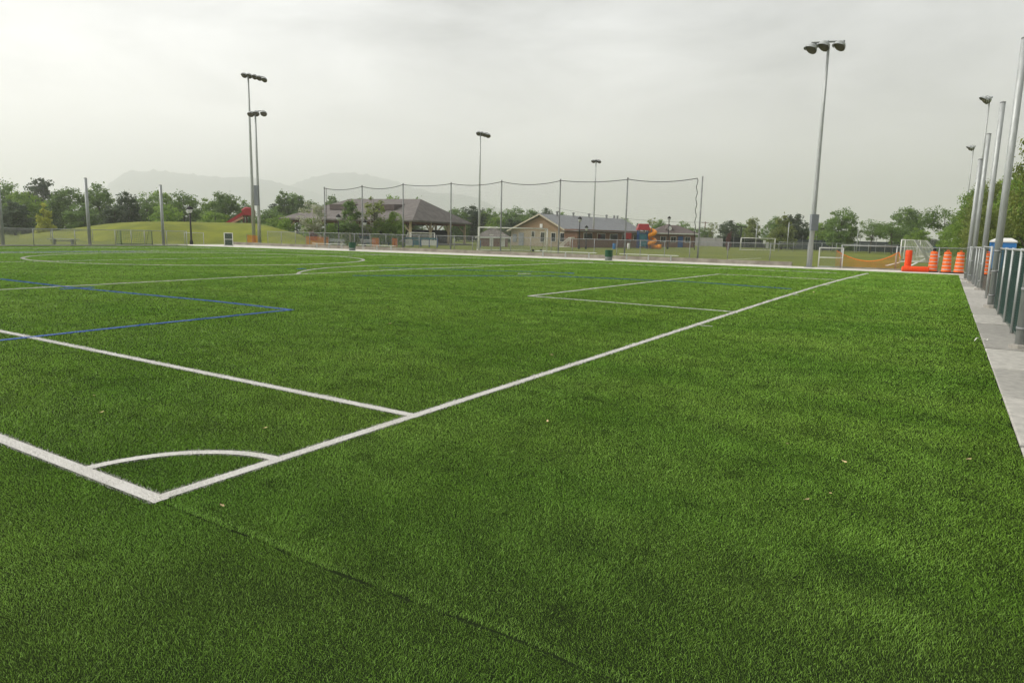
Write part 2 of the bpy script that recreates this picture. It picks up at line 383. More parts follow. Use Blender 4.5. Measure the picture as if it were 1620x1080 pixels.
# ------------------------------------------------------------------ pitch lines and turf blades
def arcpts(cx, cy, r, a0, a1, n=48): return [(cx+r*math.cos(a0+(a1-a0)*i/n), cy+r*math.sin(a0+(a1-a0)*i/n)) for i in range(n+1)]
def P2(px, py): v = G(px, py); return (v.x, v.y)
FT = lambda x: 41.6-0.0019*x*x
LINES = [
 ('goal_line', 'long white goal line running from the near corner to the far corner', 'w', [(-4.07, 2.25), (-4.08, 10), (-4.12, 20), (-4.08, 28), (-3.92, 35.5), (-3.62, 43.0)], 0.125),
 ('touch_line', 'thick white touchline leaving the near corner towards the left', 'w', [(-4.01, 2.30), (-59.0, 2.30)], 0.135),
 ('penalty_area_line', 'white penalty area side line joining the goal line past the corner arc', 'w', [(-4.02, 4.80), (-21.0, 4.80)], 0.13),
 ('penalty_area_front_line', 'long thin white penalty area front line crossing the left half', 'w', [(-20.5, 4.8), (-20.8, 9.7), (-21.1, 14.3), (-21.3, 18.1), (-21.2, 25), (-20.75, 31.6), (-20.0, 41.8)], 0.12),
 ('corner_arc', 'small curved white corner arc inside the near corner', 'w', arcpts(-4.06, 2.31, 0.93, math.pi/2, math.pi, 16), 0.115),
 ('goal_area_line', 'white near side line of the goal area box', 'w', [(-4.1, 16.55), (-9.85, 16.6)], 0.11),
 ('goal_area_line', 'white far side line of the goal area box', 'w', [(-4.0, 34.2), (-9.45, 34.1)], 0.11),
 ('goal_area_front_line', 'white front line of the goal area parallel to the goal line', 'w', [(-9.85, 16.55), (-9.75, 22), (-9.42, 34.15)], 0.12),
 ('penalty_arc', 'curved white penalty arc bulging from the penalty area front line', 'w', arcpts(-15.45, 25.2, 9.15, 2.22, 4.0, 40), 0.13),
 ('centre_circle', 'large flat white centre circle at far left of the pitch', 'w', arcpts(-36.0, 24.25, 8.75, 0, 2*math.pi, 90), 0.15),
 ('halfway_line', 'faint white halfway line through the centre circle', 'w', [(-35.6, 4), (-35.7, 39)], 0.05),
 ('far_touch_line', 'faint white touchline near the far walkway', 'w', [(x_, FT(x_)) for x_ in np.linspace(-58, -5, 20)], 0.10),
 ('penalty_area_front_line', 'white line of the far penalty area behind the centre circle', 'w', [(-46.6, 10), (-46.4, 22), (-46.0, 36)], 0.11),
 ('goal_area_front_line', 'white line beyond the centre circle ending in a blue stripe', 'w', [(-48.7, 12), (-48.4, 29.3)], 0.11),
 ('goal_line', 'faint far white goal line just before the left fence', 'w', [(-56.0, 8), (-55.6, 38)], 0.09),
 ('line_mark', 'short white dash before the left fence posts', 'w', [P2(135, 390.9), P2(185, 391.6)], 0.10),
 ('penalty_spot', 'white penalty spot dash in front of the penalty arc', 'w', [P2(820, 433.3), P2(839, 433.3)], 0.16),
 ('penalty_spot', 'small white penalty spot dash near the left edge beyond the centre circle', 'w', [P2(52, 394.6), P2(60, 394.6)], 0.16),
 ('line_mark', 'detached short white tick beside the goal line nearest the goal area', 'w', [(-4.01, 13.42), (-3.77, 13.44)], 0.07),
 ('line_mark', 'short white tick touching the goal line in front of the goal area', 'w', [(-4.02, 23.3), (-3.85, 23.3)], 0.10),
 ('line_mark', 'second white tick touching the goal line near the goal area far side', 'w', [(-3.98, 29.6), (-3.80, 29.6)], 0.10),
 ('line_mark', 'farthest white tick outside the goal line near the far corner', 'w', [(-3.84, 36.6), (-3.42, 36.6)], 0.10),
 ('blue_line', 'blue line running along the left pitch to the sharp blue corner', 'b', [(-11.55, 3.0), (-11.75, 6.4), (-11.80, 9.86)], 0.14),
 ('blue_line', 'blue line leaving the sharp blue corner towards the upper left', 'b', [(-11.75, 9.85), (-14.5, 9.85), (-20.1, 9.45), (-26, 9.5), (-48, 9.5)], 0.14),
 ('blue_mark', 'short thick blue mark just below the white penalty area front line', 'b', [(-19.9, 9.0), (-20.0, 9.9)], 0.16),
 ('blue_line', 'faint blue line crossing the goal area box to the goal line', 'b', [(-4.6, 26.1), (-8.4, 26.9), (-14.3, 25.6), (-19.4, 19.2)], 0.14),
 ('blue_arc', 'faint curved blue line beside the white penalty spot', 'b', [P2(904, 432.5), P2(860, 430.5), P2(800, 429), P2(690, 426), P2(600, 423.5)], 0.10),
 ('blue_mark', 'small bright blue mark right of the white penalty spot', 'b', [P2(899, 432.3), P2(908, 432.6)], 0.45),
 ('blue_mark', 'small bright blue mark inside the left end of the penalty arc', 'b', [P2(473, 425.3), P2(481, 425.6)], 0.5),
 ('blue_line', 'faint blue stripe continuing the white line beyond the centre circle', 'b', [(-47.6, 14), (-47.2, 27)], 0.2),
]
rng = np.random.default_rng(3)
def ndist(x, y, pts):
    d = np.full(x.shape, 1e9)
    for (ax, ay), (bx, by) in zip(pts[:-1], pts[1:]):
        dx, dy = bx-ax, by-ay; l2 = dx*dx+dy*dy
        t0 = ((x-ax)*dx+(y-ay)*dy)/l2; t = np.clip(t0, 0, 1); dd = np.hypot(x-ax-t*dx, y-ay-t*dy)
        if (ax, ay) == tuple(pts[0]): dd[t0 < 0] = 1e9
        if (bx, by) == tuple(pts[-1]): dd[t0 > 1] = 1e9
        d = np.minimum(d, dd)
    return d
def field(x, y, seed, lam, k=14, sx=1.0, sy=1.0):
    r_ = np.random.default_rng(seed); f = np.zeros_like(x)
    for i in range(k):
        a = r_.uniform(0, 2*np.pi); q = 2*np.pi/(lam*r_.uniform(0.45, 1.7))
        f += np.sin(x*q*np.cos(a)*sx+y*q*np.sin(a)*sy+r_.uniform(0, 6.28))
    return f/np.sqrt(k/2)
RHO, R0, RMIN, RMAX = 19000.0, 4.2, 1.3, 78.0
rr = np.linspace(RMIN, RMAX, 4000)
dens = RHO*np.where(rr < R0, 1.0, (R0/rr)**2.14)
cum = np.cumsum(dens*rr)*(rr[1]-rr[0])*R(104); NB = int(cum[-1])
q_ = np.arange(NB, dtype=np.float64)          # low-discrepancy rows of tufts: even cover, no clumps
u_ = ((q_+0.5)*0.7548776662466927 % 1.0)*cum[-1]; r_b = np.interp(u_, cum, rr)
th = R(YAW)+(((q_+0.5)*0.5698402909980532 % 1.0)*2-1)*R(52)
r_b = r_b*(1+rng.normal(0, 0.0005, NB)); th = th+rng.normal(0, 0.0005, NB)
bx, by = r_b*np.sin(th), r_b*np.cos(th)
for nm, lb, c_, pts, w_ in LINES:                # the inlaid lines keep a close pile all the way out
    for (ax, ay), (cx_, cy_) in zip(pts[:-1], pts[1:]):
        ln = math.hypot(cx_-ax, cy_-ay); k_ = int(ln*160*w_/0.12)
        t_ = rng.random(k_); o_ = rng.uniform(-w_/2, w_/2, k_); ux, uy = (cx_-ax)/ln, (cy_-ay)/ln
        ex, ey = ax+t_*ln*ux-o_*uy, ay+t_*ln*uy+o_*ux; er = np.hypot(ex, ey); kk = er > 2
        bx, by, r_b = np.append(bx, ex[kk]), np.append(by, ey[kk]), np.append(r_b, er[kk])
NB = len(bx)
edge = XR-0.005+0.012*field(bx*0+1.0, by, 9, 0.5)*0.5
ok = (bx < edge) & (bx > XL) & (by < 46.5-0.0019*bx*bx)
seam = 2.275+0.008*np.sin(bx*3.1)+0.006*np.sin(bx*7.7)
sd = by-seam
ok &= ~((np.abs(sd) < 0.004+0.006*np.clip(field(bx, by, 31, 0.30), -0.8, 1)) & (bx > -3.95))
bx, by, r_b = bx[ok], by[ok], r_b[ok]; sd = sd[ok]; NB = len(bx)
g1 = field(bx, by, 11, 0.75); g2 = field(bx, by, 12, 0.85); g3 = field(bx, by, 13, 0.16, 10); g4 = field(bx, by, 15, 3.2, 10, 0.45, 1.0)
ang = rng.uniform(0, 2*np.pi, NB)
mag = 0.6+0.9*rng.random(NB)
lx = mag*np.cos(ang)+0.10*g1+0.10*g4+0.08*g3; ly = mag*np.sin(ang)+0.10*g2-0.12*g4+0.08*g3
near = (np.abs(sd) < 0.10) & (bx > -3.95)
ly = np.where(near, ly+0.75*np.sign(sd)*np.exp(-np.abs(sd)/0.05), ly)
hgt = (0.0105+0.0075*rng.random(NB))*np.clip(1+0.012*(r_b-4), 1, 1.5)*(1+0.10*g1)
seam_edge_tint = np.where((bx > -3.9) & (sd > 0.012) & (sd < 0.06), 0.16, 0.0)
infill = np.clip(field(bx, by, 21, 0.55, 12)-1.6, 0, 1)            # thin places where the crumb shows
hgt = hgt*(1-0.35*infill)
wid = 0.0012*np.maximum(1.0, r_b/3.2)**1.6*(0.7+0.6*rng.random(NB))
tb_ = rng.beta(0.9, 1.9, NB); tint = np.clip(0.36+(tb_-0.32)*np.minimum(1, 3.4/r_b)+0.02*g1+0.03*g4+0.025*field(bx, by*0.03, 44, 1.6, 8)-0.12*infill+seam_edge_tint+0.05/(1+np.exp(-(bx+4.0)*2.5))-0.11/(1+np.exp(-(bx-0.28)*14))+0.05*np.exp(-((bx-0.05)/0.12)**2), 0, 1)  # sheen of brushed pile and of the seam edge is put into the tint
jit = rng.normal(0, 0.0075, NB)
owner = np.full(NB, -1, np.int32)
for i, (nm, lb, c_, pts, w_) in enumerate(LINES):
    dn = ndist(bx, by, pts); dm = dn < w_/2+jit; nr_ = dn < w_/2+0.03
    lx[nr_] *= 0.75; ly[nr_] *= 0.75
    owner[dm & ((owner < 0) | (c_ == 'w'))] = i
hgt = np.where(owner >= 0, hgt*1.3, hgt)
def blade_mesh(name, sel, ma, base=None):
    k = np.nonzero(sel)[0]; nb_ = r_b[k] < 3.4+2.2*rng.random(len(k))**1.5; n5 = int(nb_.sum()); k = np.concatenate([k[nb_], k[~nb_]]); n = len(k)
    x, y, h, w, t = bx[k], by[k], hgt[k], wid[k].copy(), tint[k]
    w[n5:] *= 1.35
    ax_, ay_ = lx[k], ly[k]
    fa = rng.uniform(0, np.pi, n)                 # facing of the blade's flat side
    vx, vy = np.cos(fa)*w/2, np.sin(fa)*w/2
    V = np.empty((n, 5, 3), np.float32)
    V[:, 0] = np.stack([x-vx, y-vy, 0*x], 1); V[:, 1] = np.stack([x+vx, y+vy, 0*x], 1)
    mxx, myy, mz = x+ax_*h*0.28, y+ay_*h*0.28, h*0.60
    V[:, 2] = np.stack([mxx+vx*0.85, myy+vy*0.85, mz], 1); V[:, 3] = np.stack([mxx-vx*0.85, myy-vy*0.85, mz], 1)
    L2 = np.hypot(ax_, ay_)
    V[:, 4] = np.stack([x+ax_*h*0.95, y+ay_*h*0.95, h*(1.0-0.16*np.minimum(L2, 1.6))], 1)
    o = (np.arange(n5)*5)[:, None]
    la = np.concatenate([np.array([0, 1, 2, 3])[None]+o, np.array([3, 2, 4])[None]+o], 1).reshape(-1)
    sa = (np.arange(n5)[:, None]*7+np.array([0, 4])[None]).reshape(-1); ta = np.tile([4, 3], n5)
    n3 = n-n5; lb_ = np.arange(n3*3)+n5*5; sb = np.arange(n3)*3+n5*7; tb3 = np.full(n3, 3)
    V = np.concatenate([V[:n5].reshape(-1, 3), V[n5:][:, [0, 1, 4]].reshape(-1, 3)])
    tv = np.concatenate([np.repeat(t[:n5], 5), np.repeat(t[n5:], 3)])
    loops = np.concatenate([la, lb_]); starts = np.concatenate([sa, sb]); tot = np.concatenate([ta, tb3])
    if base is not None:
        bv = np.array(base.v, np.float32); off = len(V)
        V = np.concatenate([V, bv]); tv = np.concatenate([tv, np.full(len(bv), 0.35)])
        for f in base.f:
            starts = np.append(starts, len(loops)); tot = np.append(tot, len(f)); loops = np.append(loops, np.array(f)+off)
    me = bpy.data.meshes.new(name); me.vertices.add(len(V)); me.vertices.foreach_set('co', V.reshape(-1).astype(np.float32))
    me.loops.add(len(loops)); me.loops.foreach_set('vertex_index', loops.astype(np.int32))
    me.polygons.add(len(starts)); me.polygons.foreach_set('loop_start', starts.astype(np.int32)); me.polygons.foreach_set('loop_total', tot.astype(np.int32))
    me.update(calc_edges=True)
    at = me.attributes.new('tint', 'FLOAT', 'POINT'); at.data.foreach_set('value', tv.astype(np.float32))
    me.materials.append(ma)
    ob = bpy.data.objects.new(name, me); COL.objects.link(ob); return ob
def strip(pts, w, z):
    P = [Vector((p[0], p[1], 0)) for p in pts]; mb = MB(); closed = (P[0]-P[-1]).length < 1e-4; V = []
    for i, p in enumerate(P):
        a = P[i-1] if i else (P[-2] if closed else p); b = P[i+1] if i < len(P)-1 else (P[1] if closed else p)
        d = (b-a).normalized(); nn = Vector((-d.y, d.x, 0))*w/2
        V += [(p.x+nn.x, p.y+nn.y, z), (p.x-nn.x, p.y-nn.y, z)]
    return mb.add(V, [(2*i+1, 2*i+3, 2*i+2, 2*i) for i in range(len(P)-1)])
sel = owner < 0
tag(blade_mesh('turf_grass', sel, BLADE), 'upright green plastic grass blades of the artificial turf', kind='stuff')
for i, (nm, lb, c_, pts, w_) in enumerate(LINES):
    dmin = min(math.hypot(p[0], p[1]) for p in pts)
    ob = blade_mesh(nm, owner == i, WBLADE if c_ == 'w' else BBLADE, strip(pts, w_-0.034, (0.0072 if c_ == 'w' else 0.0062)+0.00022*i))
    tag(ob, lb, kind='structure')
# ------------------------------------------------------------------ mountains in the haze
def ridge(name, label, prof, depth, thick):
    mb = MB(); nd = 9; V = []
    cols = []
    for (a, b) in zip(prof[:-1], prof[1:]):
        k = max(2, int((b[0]-a[0])/6))
        for i in range(k): t = i/k; cols.append((a[0]+(b[0]-a[0])*t, a[1]+(b[1]-a[1])*t))
    cols.append(prof[-1]); rg = random.Random(4)
    for px, py in cols:
        for j in range(nd):
            s = (j-(nd-1)/2)/((nd-1)/2); dp = depth+s*thick
            top = D(px, py+rg.uniform(-0.5, 0.5), depth); q = D(px, py, dp)
            h = max(2.0, top.z)*math.cos(s*math.pi/2)**0.8 if abs(s) < 1 else -5.0
            V.append((q.x, q.y, h*(1+rg.uniform(-0.05, 0.05)*(abs(s) > 0.1))))
    F = [(i*nd+j, (i+1)*nd+j, (i+1)*nd+j+1, i*nd+j+1) for i in range(len(cols)-1) for j in range(nd-1)]
    mb.add(V, F); return tag(mb.build(name, HILLG, smooth=True), label, kind='structure')
ridge('mountain', 'pale blue flat topped mountain in the haze at left', [(60, 352), (110, 330), (150, 309), (168, 297), (180, 285), (197, 273.5), (210, 271), (232, 272), (243, 270), (262, 271.5), (300, 276), (350, 281.5), (392, 279.5), (418, 285), (455, 293), (500, 305), (560, 330), (620, 358)], 3900, 700)
ridge('mountain', 'rounded pale mountain in the haze behind the pavilion', [(380, 355), (420, 312), (445, 299), (470, 289), (500, 279.5), (522, 275.5), (548, 273.5), (580, 277), (615, 284), (650, 296), (685, 305.5), (715, 305.5), (745, 311), (775, 323), (800, 334), (850, 352), (900, 368)], 4700, 800)
hz = MB(); hz.box((0, 0, 229), (12600, 12600, 462)); hzo = hz.build('haze', None)
hm = bpy.data.materials.new('haze_air'); hm.use_nodes = True; ht = hm.node_tree; ht.nodes.clear()
ho = ht.nodes.new('ShaderNodeOutputMaterial'); hv = ht.nodes.new('ShaderNodeVolumePrincipled'); ht.links.new(hv.outputs[0], ho.inputs['Volume'])
hv.inputs['Color'].default_value = (0.972, 0.982, 0.995, 1); hv.inputs['Density'].default_value = HAZE; hv.inputs['Anisotropy'].default_value = 0.5
hzo.data.materials.append(hm); tag(hzo, 'thin pale haze over the whole park', kind='stuff')

# mound at left behind the fence
mb = MB(); nu, nv = 60, 14; V = []
crest = [(30, 372), (80, 366), (130, 359.5), (170, 354), (200, 351.8), (230, 350.6), (300, 351), (400, 353), (425, 357), (450, 364), (478, 372), (520, 380)]
cpx = [c[0] for c in crest]; cpy = [c[1] for c in crest]
for i in range(nu+1):
    px = 30+490*i/nu; py = float(np.interp(px, cpx, cpy))
    dc = 92.0+3*math.sin(i*0.2)
    h = max(0.02, D(px, py, dc).z)
    for j in range(nv+1):
        s = -1+2*j/nv; q = D(px, py, dc+(15 if s < 0 else 16)*s)
        V.append((q.x, q.y, -0.1+(h+0.1)*math.cos(s*math.pi/2)**1.15+random.uniform(-0.02, 0.02)))
mb.add(V, [(i*(nv+1)+j, (i+1)*(nv+1)+j, (i+1)*(nv+1)+j+1, i*(nv+1)+j+1) for i in range(nu) for j in range(nv)])
MOUNDM = mat('mound_grass', (0.200, 0.222, 0.013), rough=0.95, c2=(0.125, 0.150, 0.011), scale=0.30, detail=12, bump=0.5, bscale=3, coord='World')
tag(mb.build('grass_mound', MOUNDM, smooth=True), 'broad smooth grass mound behind the left fence', kind='structure')

# ------------------------------------------------------------------ posts and floodlights
def post(name, label, x, y, h, r, group, r_top=None, foot=True, band=None):
    o = thing(name, label, 'post', (x, y, 0), 0, group)
    MB().tube([(0, 0, 0.0), (0, 0, h*0.5), (0, 0, h)], [r, (r+(r_top or r))/2, r_top or r], 14).build('shaft', GALV, o, True)
    MB().lathe([(r*1.06, h-0.02), (r*1.06, h+0.01), (r*0.4, h+0.035)], 14).build('cap', GALVD, o, True)
    if foot: MB().lathe([(r*1.9, 0.0), (r*1.9, 0.075), (r*1.4, 0.09)], 10).build('concrete_collar', CONC, o)
    for zb in (band or []): MB().lathe([(r*1.10, zb-0.025), (r*1.10, zb+0.025)], 14).build('clamp_band', GALVD, o, True)
    return o
RG = 'tall netting posts along the right walkway'
post('netting_post', 'nearest thick steel post at the right frame edge, cut off at the top', 1.20, 14.05, 7.0, 0.09, RG, band=(0.35, 1.0, 1.55))
for lb, b, top in (('tallest fully seen steel post, second from the right edge', (1567, 487), 60), ('third tall steel post from the right edge, beside the fence opening', (1549, 459), 162),
                   ('fourth tall steel post from the right edge, before the farther floodlight', (1535, 448), 212), ('last and shortest looking steel post of the right row', (1527.5, 443.5), 252)):
    q = G(*b); post('netting_post', lb, q.x, q.y, ZAT(q.x, q.y, top), 0.088, RG, band=(0.35, 1.0, 1.55))
LG = 'netting posts along the left fence'
for lb, b, top in (('leftmost steel post, at the left frame edge', (5, 388.2), 262), ('steel post left of the mound, second from left', (142.5, 389), 282), ('steel post before the mound, third from left', (259, 389.5), 293)):
    d_ = ray(*b); yq = d_.y*(-61.3/d_.x); post('netting_post', lb, -61.3, yq, ZAT(-61.3, yq, top), 0.13, LG)

def dome(parent, p, aim, r):
    """a dished floodlight: shell with peaked visor, glass face, bracket"""
    q = Vector(aim).normalized().to_track_quat('Z', 'Y').to_matrix().to_4x4(); q.translation = Vector(p)
    prof = [(0.05*r, -0.92*r), (0.32*r, -0.88*r), (0.62*r, -0.66*r), (0.86*r, -0.34*r), (1.0*r, 0.0)]
    h = MB().lathe(prof, 14, q, True).build('floodlight', GALV, parent, True)
    MB().lathe([(0.93*r, 0.012), (0.75*r, 0.06*r), (0.3*r, 0.11*r), (0.02*r, 0.12*r)], 14, q, True).build('lens', LENS, h, True)
    v = MB(); pts = []; F = []           # visor: half skirt on the upper side
    u = q.to_3x3().inverted() @ Vector((0, 0, 1)); a0 = math.atan2(u.y, u.x)
    for i in range(9):
        a = a0-1.45+2.9*i/8; ln = 0.55*r*math.cos((a-a0)*0.95)+0.04*r
        pts += [q @ Vector((r*math.cos(a), r*math.sin(a), 0)), q @ Vector((r*1.02*math.cos(a), r*1.02*math.sin(a), ln))]
        if i: F.append((2*i-2, 2*i, 2*i+1, 2*i-1))
    v.add(pts, F).build('visor', GALV, h, True)
    MB().lathe([(0.17*r, -1.25*r), (0.2*r, -0.9*r)], 8, q).build('ballast', BOXG, h)
def light_pole(label, x, y, h, lamps, group='floodlight poles', r=0.16, box=None, arm=None, aimv=(0, 0, -1), lr=0.36):
    """lamps: pixel positions of the lamps on the cross arm, seen at the pole's distance"""
    o = thing('floodlight_pole', label, 'floodlight', (x, y, 0), 0, group)
    r *= 0.85
    MB().lathe([(r*2.0, 0), (r*2.0, 0.06), (r*1.3, 0.07)], 12).build('base_plate', GALVD, o)
    MB().tube([(0, 0, 0.05), (0, 0, h*0.33), (0, 0, h*0.66), (0, 0, h)], [r, r*0.82, r*0.62, r*0.45], 14).build('pole', GALV, o, True)
    dpt = Vector((x, y, 0)).dot(HEAD)
    P = [D(px, py, dpt)-Vector((x, y, 0)) for px, py in lamps]
    a, b = P[0].copy(), P[-1].copy(); a.z = max(a.z, h-0.15)+0.2; b.z = b.z+0.3
    am = MB(); am.tube([a, b], 0.055, 6); am.build('cross_arm', GALVD, o)
    for p in P: dome(o, p, aimv, lr)
    if box:
        z0, z1 = box; side = RT.copy(); side.z = 0
        bo = MB(); bo.box((-HEAD.x*0.28-side.x*0.05, -HEAD.y*0.28-side.y*0.05, (z0+z1)/2), (0.46, 0.30, z1-z0), -R(YAW)); b_ = bo.build('control_box', BOXG, o)
        MB().box((-HEAD.x*0.44-side.x*0.05, -HEAD.y*0.44-side.y*0.05, (z0+z1)/2), (0.40, 0.02, (z1-z0)*0.9), -R(YAW)).build('box_door', BOXG, b_)
    return o
q = G(1280, 423); light_pole('tall floodlight pole at right of the pitch carrying three domed lamps', q.x, q.y, ZAT(q.x, q.y, 70), [(1283, 78), (1303, 74), (1328, 73.5)], r=0.20, box=(2.4, 3.45), aimv=(-0.45, -0.55, -0.75), lr=0.40)
q = G(411, 388); light_pole('shorter floodlight pole of the left pair with three lamps', q.x, q.y, ZAT(q.x, q.y, 178), [(396.5, 181), (405, 180), (417, 180)], r=0.22, box=(4.2, 6.3), aimv=(0.5, -0.6, -0.7), lr=0.36)
q = G(402, 386.2); light_pole('taller floodlight pole of the left pair with five lamps', q.x, q.y, ZAT(q.x, q.y, 118), [(386, 119.5), (394, 120.5), (402.5, 122), (410, 124), (418, 126.5)], r=0.24, aimv=(0.35, -0.7, -0.7), lr=0.34)
def farpole(px, py, depth): v = D(px, py, depth); return v.x, v.y, v.z
x, y, z = farpole(760, 211, 84); light_pole('floodlight pole standing between the pavilion and the tan building', x, y, z, [(757.5, 211.5), (762, 212), (767, 213.5), (772, 215)], r=0.18, aimv=(0.3, -0.7, -0.7), lr=0.33)
x, y, z = farpole(943, 254, 111); light_pole('distant thin floodlight pole rising over the grey roofed building', x, y, z, [(938.5, 255.5), (943, 255), (948, 256)], r=0.20, aimv=(0.1, -0.8, -0.7), lr=0.33)
x, y, z = farpole(1566, 155, 57); light_pole('floodlight pole behind the right row of posts, the nearer one', x, y, z, [(1556.5, 158), (1559, 159.5), (1562, 158)], r=0.13, aimv=(-0.8, -0.35, -0.5), lr=0.33)
x, y, z = farpole(1540.5, 232.5, 86); light_pole('floodlight pole behind the right row of posts, the farther one', x, y, z, [(1533, 234.5), (1535.5, 235.2), (1538, 234)], r=0.13, aimv=(-0.8, -0.35, -0.5), lr=0.33)

# ------------------------------------------------------------------ chain link fences
def fence(label, pts, h, gap=0.0, r=0.03, sp=0.075, wr=0.0022, post_mat=GALV, mesh=True, group=None, bottom=False, rail_mat=None, skip=(), wire=None):
    """pts: list of ground points, a post at each"""
    o = thing('chain_link_fence', label, 'fence', (pts[0][0], pts[0][1], 0), 0, group)
    P = [Vector((p[0]-pts[0][0], p[1]-pts[0][1], 0)) for p in pts]
    for i, p in enumerate(P):
        if i in skip: continue
        MB().tube([p, p+Vector((0, 0, h+0.04))], r, 8).build('fence_post', post_mat, o, True)
    rl = MB(); rl.tube([p+Vector((0, 0, h)) for p in P], r*0.8, 8); rl.build('top_rail', rail_mat or post_mat, o, True)
    if bottom: bl = MB(); bl.tube([p+Vector((0, 0, 0.08)) for p in P], r*0.6, 6); bl.build('bottom_rail', post_mat, o, True)
    if mesh:
        w = MB()
        for a, b in zip(P[:-1], P[1:]): wires(w, a, b, 0.05, h-0.02, sp, wr)
        tag(w.build('chain_link_mesh', wire or WIRE, o), kind='stuff')
    return o
# right fence, near run with green windscreen
near = [(1.24, yy) for yy in (9.6, 11.8, 14.2, 16.55, 18.65, 20.75, 22.9)]
f1 = fence('chain link fence with dark green windscreen at the right frame edge', near, 1.62, r=0.033, sp=0.10, wr=0.0017, wire=GWIRE)
gs = MB(); 
ny, nz = 60, 10
V = [(0.07+0.012*math.sin(j*1.9+i*0.7)+0.008*math.sin(i*2.3), 13.3*i/ny, 0.03+1.55*j/nz) for i in range(ny+1) for j in range(nz+1)]
gs.add(V, [(i*(nz+1)+j, (i+1)*(nz+1)+j, (i+1)*(nz+1)+j+1, i*(nz+1)+j+1) for i in range(ny) for j in range(nz)])
gs.build('windscreen', GSCREEN, f1, True)
tn = MB()
for yy in (0, 2.2, 4.6, 6.95, 9.05, 11.15, 13.3):
    for zz in (0.3, 0.62, 0.94, 1.26): tn.tube([(-0.037, yy-0.03, zz), (-0.041, yy, zz+0.005), (-0.037, yy+0.03, zz)], 0.004, 4)
tag(tn.build('wire_ties', WIRE, f1), kind='stuff')
fence('lone end post with top rail beside the fence opening', [(1.22, 26.9), (1.2, 31.6)], 1.64, r=0.035, mesh=False)
fence('narrow barred chain link fence under the far tall posts at right', [(1.2, 31.8), (1.18, 33.0), (1.15, 34.4), (1.1, 35.8), (1.05, 37.1), (1.0, 38.4), (0.97, 39.8), (0.95, 41.2), (0.95, 42.6)], 1.6, r=0.035, sp=0.08, wr=0.0016)
# far fence
def fx(px): return XON(px, Yfence)
fp = [(x_, Yfence(x_)) for x_ in np.linspace(fx(424), fx(1090), 24)]+[(fx(1150), Yfence(fx(1150))), (fx(1217), Yfence(fx(1217))), (fx(1276), Yfence(fx(1276)))]
fence('long chain link fence along the far walkway behind the benches', fp, 1.5, r=0.028, sp=0.085, wr=0.0024, post_mat=GALVD)
fp = [(-5.9, 50.5), (-4.3, 50.55), (-2.7, 50.6)]
fence('post pair with top rail holding orange safety mesh at far right', fp, 1.5, r=0.045, mesh=False, skip=(1,))
fence('chain link run behind the orange barrels at the far right corner', [(-2.7, 50.75), (-0.4, 51.2), (1.6, 51.6), (3.5, 52)], 1.48, r=0.025, sp=0.1, wr=0.0022, skip=(0,))
# left fence
fy = [13.5, 16, 18.5, 20.9, 23.3, 26.2, 27.6, 29.3, 32.6, 34.0, 35.2, 37.3, 39.3]
fence('chain link fence along the left end of the pitch', [(-61.6, yy) for yy in fy], 1.36, r=0.035, sp=0.085, wr=0.0024, bottom=True)
fence('lower grey fence in the grass beyond the left fence', [(-74, 18), (-74, 23), (-74, 28), (-74, 33), (-74.2, 37)], 1.15, r=0.03, sp=0.12, wr=0.002, post_mat=GALVD)
a = D(292, 375, 72); b = D(322, 375, 72)
fence('short fence piece beside the black lamp post on the mound', [(a.x, a.y), ((a.x+b.x)/2, (a.y+b.y)/2), (b.x, b.y)], 1.2, r=0.035, sp=0.1, wr=0.0022, skip=(1,))

# orange safety mesh sagging between two posts
om = thing('safety_mesh', 'sagging orange plastic safety mesh strung between two fence posts', 'safety mesh', (-6.2, 50.36, 0))
w = MB(); Ln = 3.75
def sag(t): return 1.15-0.72*math.sin(math.pi*min(1, t*1.05+0.0))**0.8*(0.75+0.25*t) if t < 0.97 else 0.80
for i in range(76):
    t = i/75; xx = Ln*t; hh = sag(t)
    w.tube([(xx, 0.02*math.sin(i*0.6), 0.02), (xx, 0.02*math.sin(i*0.6), hh)], 0.0042, 3, cap=False)
for j in range(14):
    w.tube([(Ln*i/24, 0.012+0.02*math.sin(i*1.9), 0.02+(sag(i/24)-0.02)*j/13) for i in range(25)], 0.0042, 3, cap=False)
tag(w.build('mesh_strands', OMESH, om), kind='stuff')
e = MB(); e.tube([(Ln*i/30, 0.0, sag(i/30)) for i in range(31)], 0.03, 5); e.build('top_edge', OMESH, om)

# ------------------------------------------------------------------ tall netting along the far fence
ng = thing('ball_netting', 'tall black ball stop netting hung on a row of thin posts', 'netting', (0, 0, 0))
NP = [(514.2, 295.8), (573.7, 293), (638.3, 290), (713.8, 288.3), (793.3, 285), (885.5, 283.3), (990.8, 281), (1107.7, 278.8)]
tops = []
for px, py in NP:
    xx = XON(px-4.5*(px-600)/500, lambda q_: Yfence(q_)+0.15); yy = Yfence(xx)+0.15; zz = ZAT(xx, yy, py); tops.append(Vector((xx, yy, zz)))
    MB().tube([(xx, yy, 0), (xx, yy, zz)], [0.065, 0.055], 10).build('post', GALVD, ng, True)
rope = MB(); allp = []
for k, (a, b) in enumerate(zip(tops[:-1], tops[1:])):
    a = a-Vector((0, 0, 0.12)); b = b-Vector((0.0 if k < 6 else 0.35, 0, 0.15)); pts = []
    for i in range(13):
        t = i/12; p = a.lerp(b, t); p.z -= 0.25*4*t*(1-t)*(0.9+0.3*math.sin(k*2.1)); p.y -= 0.09; pts.append(p)
    allp += pts; rope.tube(pts, 0.028, 5)
rope.build('top_rope', ROPE, ng, True)
en = MB(); e0 = allp[-1]; en.tube([(e0.x+0.045*math.sin(i*1.3)+0.25*(i/30)*0.3, e0.y, e0.z-(e0.z-0.9)*i/30) for i in range(31)], 0.026, 5); en.build('end_rope', ROPE, ng, True)
